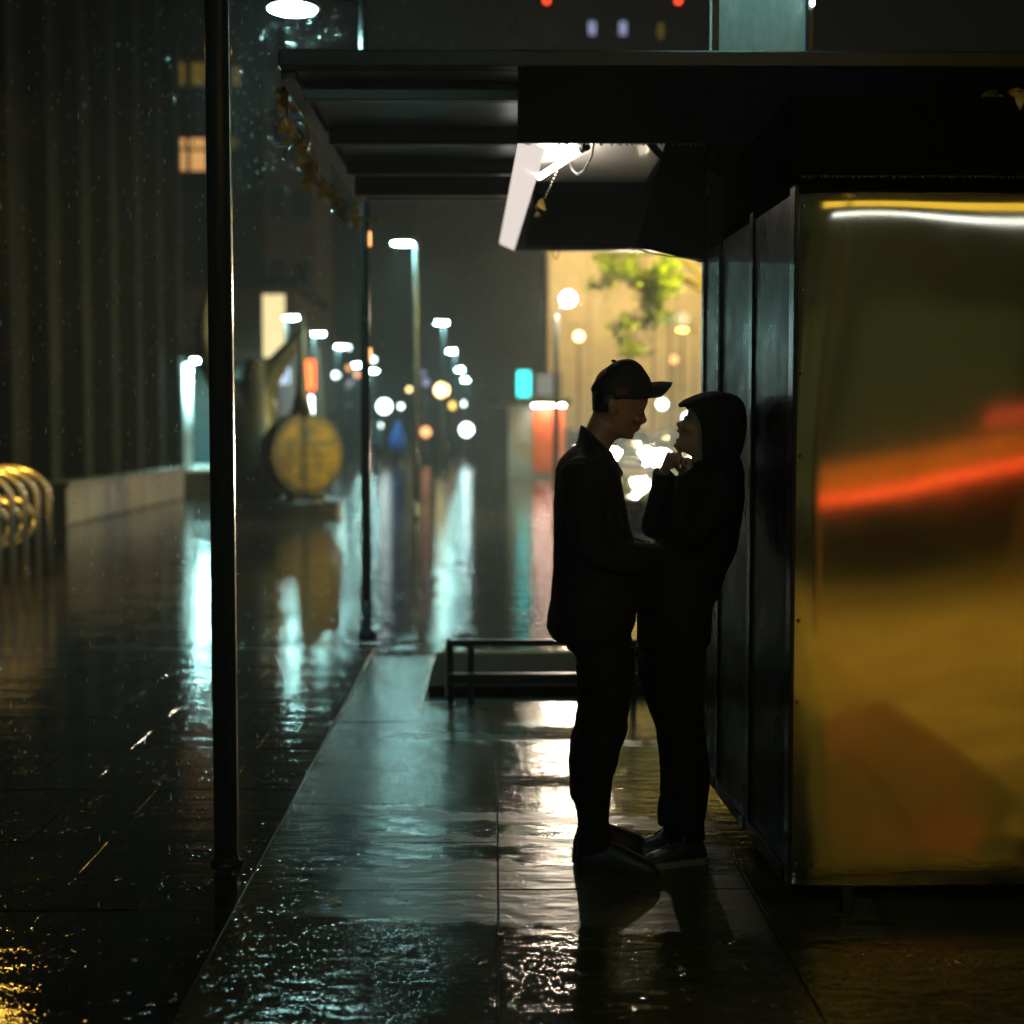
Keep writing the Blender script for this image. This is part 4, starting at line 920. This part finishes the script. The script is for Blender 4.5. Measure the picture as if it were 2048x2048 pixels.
sign('framed_sign', 'dim white sign in a dark red frame beside the teal sign', 'sign', 1.32, 2.02, 2.45, 3.1, 46.2, 'sign_grey', False)

# ================================================================== TREE
def tree(x, yv, label):
    t = empty('street_tree', (x, yv, -.09), label, 'tree'); rt = random.Random(5)
    b = MB(); b.tube(spline([(x, yv, -.09), (x + .05, yv, 1.4), (x - .05, yv, 2.8), (x - .1, yv, 4.6)], 4), [.17, .16, .15, .14, .13, .125, .12, .115, .11, .1, .1, .09, .08], 12)
    ends = [(x - 1.9, yv, 4.25), (x - 1.3, yv - .3, 3.9), (x - 1.6, yv + .3, 4.9), (x - .9, yv + .2, 5.2), (x + .9, yv, 5.0), (x + .4, yv - .6, 5.5), (x + 1.2, yv + .3, 4.4)]
    clumps = []
    for e in ends:
        p0 = Vector((x - .08, yv, rt.uniform(3.3, 4.3))); e = Vector(e); m_ = p0.lerp(e, .5) + Vector((0, 0, .25))
        path = spline([p0, m_, e], 5); b.tube(path, [.06 - .048 * i / 10 for i in range(11)], 8)
        clumps += [path[-1], path[-3], path[-5]]
    P(b, 'trunk', 'bark', t, smooth=True)
    clumps += [Vector(c) for c in ((x - 1.15, yv - .2, 4.0), (x - .95, yv - .25, 4.15), (x - 1.05, yv, 3.6), (x - 1.6, yv, 3.35), (x - 1.55, yv - .1, 3.1), (x - 2.0, yv, 4.45))]
    b = MB()
    for p in clumps:
        for c in range(3):
            q = p + Vector((rt.gauss(0, .13), rt.gauss(0, .16), rt.gauss(-.03, .12)))
            for k in range(60):
                c_ = q + Vector((rt.gauss(0, .11), rt.gauss(0, .12), rt.gauss(0, .09)))
                u = Vector((rt.uniform(-1, 1), rt.uniform(-1, 1), rt.uniform(-.8, .3))).normalized(); v = u.cross(Vector((rt.uniform(-1, 1), rt.uniform(-1, 1), 1))).normalized(); L_ = rt.uniform(.05, .1)
                b.add([c_ - u * L_, c_ + v * L_ * .45, c_ + u * L_, c_ - v * L_ * .45], [(0, 1, 2, 3)])
    P(b, 'crown', 'foliage', t)
tree(4.05, 27.5, 'tree reaching a yellow lit leafy bough between the globe lamp and the shelter wall')

# ================================================================== CARS
def car(label, loc, rz, paint, lights='front', group=None, tall=1.0, bar=False):
    t = empty('parked_car' if lights != 'rear' else 'stopped_car', loc, label, 'car', group, rz)
    # local: x along length, front at +x
    def sec(x, wd, z0, z1, z2, wt): return [(x, -wd, z0), (x, -wd * 1.02, z1), (x, -wt, z2), (x, -wt * .5, z2 + .02), (x, wt * .5, z2 + .02), (x, wt, z2), (x, wd * 1.02, z1), (x, wd, z0)]
    b = MB(); b.rings([sec(-2.1, .72, .38, .62, .88 * tall, .66), sec(-2.0, .82, .28, .65, .95 * tall, .74), (sec(-1.2, .86, .22, .7, .98 * tall, .80)), sec(0, .87, .22, .7, .96 * tall, .80), sec(1.0, .86, .22, .68, .93, .78), sec(1.9, .8, .26, .6, .8, .72), sec(2.1, .7, .36, .55, .68, .6)])
    bd_ = bev(L(b, 'body', paint, t), .05, 3)
    b = MB(); b.rings([sec(-1.95, .7, .9 * tall, .93 * tall, .96 * tall, .68), sec(-1.35, .72, .93 * tall, 1.2 * tall, 1.4 * tall, .56), sec(-.2, .73, .93, 1.22 * tall, 1.46 * tall, .58), sec(.45, .73, .92, 1.18 * tall, 1.38 * tall, .56), sec(1.15, .71, .9, .92, .94, .66)])
    L(b, 'cabin', 'win_dark', t, True)
    bev(L(MB().box(-1.3, .4, -.55, .55, 1.43 * tall, 1.47 * tall), 'roof', paint, t), .02)
    for x in (-1.3, 1.3):
        for sy in (-1, 1):
            wl = L(MB().rings([[(x + .32 * math.cos(a), sy * yy, .32 + .32 * math.sin(a)) for a in [2 * math.pi * j / 20 for j in range(20)]] for yy in (.70, .72, .88, .9)]), 'wheel', 'tyre', t)
            L(MB().rings([[(x + .2 * math.cos(a), sy * yy, .32 + .2 * math.sin(a)) for a in [2 * math.pi * j / 16 for j in range(16)]] for yy in (.885, .908)]), 'rim', 'rim', wl)
    for sy in (-1, 1):
        L(MB().ball((2.0, sy * .58, .64), (.12, .3, .22), 14, 8), 'headlight', 'headlight' if lights == 'front' else 'win_dark', t, True)
        if lights == 'front': L(MB().ball((2.02, sy * .5, .4), (.08, .09, .06), 12, 8), 'fog_light', 'headlight', t, True)
        if not bar: L(MB().box(-2.13, -2.06, sy * .62 - .12, sy * .62 + .12, .66, .78), 'tail_light', 'tail' if lights == 'rear' else 'car_red', t)
    if bar:
        L(MB().box(-2.14, -2.085, -.74, .74, .755, .785), 'tail_light', 'tail', t)
        for sy in (-1, 1): L(MB().box(-1.92, -1.86, sy * .62 - .14, sy * .62 + .14, 1.0, 1.12), 'brake_light', 'brake', t)
    L(MB().box(2.09, 2.12, -.26, .26, .42, .53), 'number_plate', 'plate', t); L(MB().box(-2.15, -2.1, -.26, .26, .48, .6), 'number_plate', 'plate' if not bar else 'car_dark', t)
    return t
GC = 'cars on the road with headlights on'
car('car with glaring headlights facing the couple, left of the others', (4.55, 50, -.086), R(-95), 'car_dark', 'front', GC)
car('second car with headlights behind the hooded person\'s hands', (5.65, 46, -.086), R(-94), 'car_grey', 'front', GC)
car('third oncoming car further back on the wet road', (2.95, 60, -.086), R(-92), 'car_dark', 'front', GC)
for x, yv in ((4.55, 47.6), (5.65, 43.6)):
    lamp('headlight_beam', 'SPOT', (x, yv, .6), 5500, (1, .86, .62), None, .15, (x * .25, 5, .6), 24, .9)
rbx = empty('added_barrier', (3.7, -4.1, -.086), 'low barrier added behind the viewpoint for the red streak in the kiosk steel', 'barrier')
P(MB().box(2.7, 4.75, -4.13, -4.10, 1.0, 1.2), 'board', 'barrier_paint', rbx)  # barrier added out of view; its red tube makes the mirrored streak
P(MB().tube([(2.7, -4.06, .93), (3.7, -4.055, .935), (4.75, -4.06, .93)], .017, 10), 'added_red_tube', 'tail', rbx, smooth=True)
for x in (2.75, 4.7):
    P(MB().box(x - .02, x + .02, -4.16, -4.132, -.086, 1.25), 'post', 'car_brown', rbx); P(MB().box(x - .04, x + .04, -4.45, -3.85, -.085, -.04), 'foot', 'car_brown', rbx)
P(MB().box(4.1, 4.7, -4.15, -4.10, 1.27, 1.42), 'added_red_lamp', 'brake', rbx)  # added to mirror a red patch in the steel
# low dark hedge island by the road
he = empty('hedge', (2.35, 22.5, -.09), 'low dark trimmed hedge by the road between the two people', 'hedge')
b = MB(); rt = random.Random(9)
for k in range(2600):
    c_ = Vector((2.3 + rt.uniform(-1.0, .9), 22.5 + rt.uniform(-.5, .5), rt.uniform(.0, 1)))
    c_.z = -.05 + c_.z * (.62 + .12 * math.sin(c_.x * 4) + .1 * rt.random() - .2 * (c_.x - 1.4) * .5)
    u = Vector((rt.uniform(-1, 1), rt.uniform(-1, 1), rt.uniform(-1, 1))).normalized(); v = u.cross(Vector((rt.uniform(-1, 1), rt.uniform(-1, 1), 1))).normalized(); L_ = rt.uniform(.03, .07)
    b.add([c_ - u * L_, c_ + v * L_ * .5, c_ + u * L_, c_ - v * L_ * .5], [(0, 1, 2, 3)])
P(b, 'leaves', 'foliage', he); P(MB().box(1.4, 3.1, 22.1, 22.9, -.09, .4), 'inner_mass', 'soil', he)

# far walkers
def walker(label, x, yv, m, wide):
    t = empty('person', (x, yv, -.09), label, 'person')
    b = MB(); z = -.09
    for sx in (-1, 1): b.tube([(x + sx * .09, yv + .1 * sx, z + .03), (x + sx * .09, yv + .05 * sx, z + .45), (x + sx * .08, yv, z + .85)], [.05, .06, .08], 10); b.ball((x + sx * .09, yv + .1 * sx - .05, z + .04), (.05, .12, .04), 10, 6)
    b.lathe([(.16, z + .8), (.18, z + 1.0), (.2, z + 1.35), (.1, z + 1.45), (.06, z + 1.52)], (x, yv), 14); b.ball((x, yv, z + 1.62), (.095, .11, .125), 12, 8)
    for sx in (-1, 1): b.tube([(x + sx * .19, yv, z + 1.36), (x + sx * .25, yv - .03, z + 1.1), (x + sx * .2, yv - .16, z + .9)], [.055, .05, .04], 10)
    fuse(b, 'body', 'trouser', t, .025, 2)
    P(MB().lathe([(wide, z + .6), (wide * .92, z + .95), (wide * .75, z + 1.3), (.15, z + 1.48), (.14, z + 1.6), (.12, z + 1.74), (.03, z + 1.79)], (x, yv), 18), 'raincoat', m, t, smooth=True)
walker('far walker in a wide blue raincape on the wet street', -3.85, 60, 'blue_cape', .36)
walker('far walker in a dark teal coat beside the blue raincape', -4.85, 62, 'teal_coat', .28)

# ================================================================== STREET ADDED BEHIND THE VIEWPOINT FOR THE KIOSK REFLECTIONS
sf = empty('added_shop', (9, -15, -.09), 'shop building with a yellow sign added behind the viewpoint for the kiosk reflections', 'building')
M['green_wall'] = mat('dark_green_wall', (.14, .2, .06), .6, col2=(.09, .13, .05), nscale=1)  # green put in the wall to tint the kiosk reflection
P(MB().box(-4, 24, -18, -15, -.09, 9), 'wall', 'green_wall', sf)
for k in range(4): P(MB().box(2 + 3.2 * k, 4.8 + 3.2 * k, -14.98, -14.94, .4, 3.0), 'added_shop_window', 'added_window_glow', sf)
P(MB().box(3, 13, -14.98, -14.9, 5.6, 6.6), 'added_yellow_sign', 'added_sign_yellow', sf)  # added glowing sign, mirrored as yellow in the steel

bt_ = empty('added_tube_light', (2.8, 2.0, 0), 'white tube light added beside the viewpoint for the white band in the kiosk steel', 'lamp')
P(MB().lathe([(.05, -.01), (.04, 2.62), (.02, 2.64)], (2.8, 2.0), 12), 'post', 'black_metal', bt_, smooth=True)
P(MB().tube([(2.8, 2.0, 2.57), (1.3, 2.0, 2.57)], .014, 8), 'arm', 'black_metal', bt_, smooth=True)
P(MB().tube([(2.7, 2.0, 2.475), (1.35, 2.0, 2.475)], .024, 12), 'tube', 'added_tube_white', bt_, smooth=True)  # added out of view to mirror a white band in the steel
for x in (1.34, 2.71): P(MB().box(x - .012, x + .012, 1.98, 2.02, 2.445, 2.575), 'socket', 'black_metal', bt_)

# ================================================================== RAIN AND HAZE
b = MB(); rt = random.Random(12)
def drop(p, r, h):
    b.add([(p[0] + r, p[1], p[2]), (p[0], p[1] + r, p[2]), (p[0] - r, p[1], p[2]), (p[0], p[1] - r, p[2]), (p[0], p[1], p[2] - h), (p[0], p[1], p[2] + h * 1.6)],
          [(1, 0, 4), (2, 1, 4), (3, 2, 4), (0, 3, 4), (0, 1, 5), (1, 2, 5), (2, 3, 5), (3, 0, 5)])
for k in range(5200):
    yv = rt.uniform(4.0, 30); xx = rt.uniform(-.4 * yv, -.16 * yv + .6 if yv < 9.5 else .1 * yv)
    if xx > -.95 and yv < 9.6: continue
    drop((xx, yv, rt.uniform(.0, 6)), rt.uniform(.0012, .0022), rt.uniform(.004, .012))
for k in range(330):
    yv = rt.uniform(8.6, 11.6); drop((rt.gauss(-1.5, .42), yv, rt.uniform(3.3, 4.5)), rt.uniform(.0032, .0052), rt.uniform(.004, .008))
tag(b.build('rain', 'rain'), 'falling rain drops over the plaza, brightest under the near lamp', 'rain', kind='stuff')

hz = MB().box(-60, 60, -40, 150, -1.2, 47)
m = bpy.data.materials.new('haze'); m.use_nodes = True; n = m.node_tree.nodes; n.remove(n['Principled BSDF'])
pv = n.new('ShaderNodeVolumePrincipled'); pv.inputs['Color'].default_value = (.82, .95, .97, 1); pv.inputs['Density'].default_value = .0014; pv.inputs['Anisotropy'].default_value = .62
m.node_tree.links.new(pv.outputs[0], n['Material Output'].inputs['Volume'])
M['haze'] = m
tag(hz.build('haze', 'haze'), 'rain haze filling the street air', 'haze', kind='stuff')
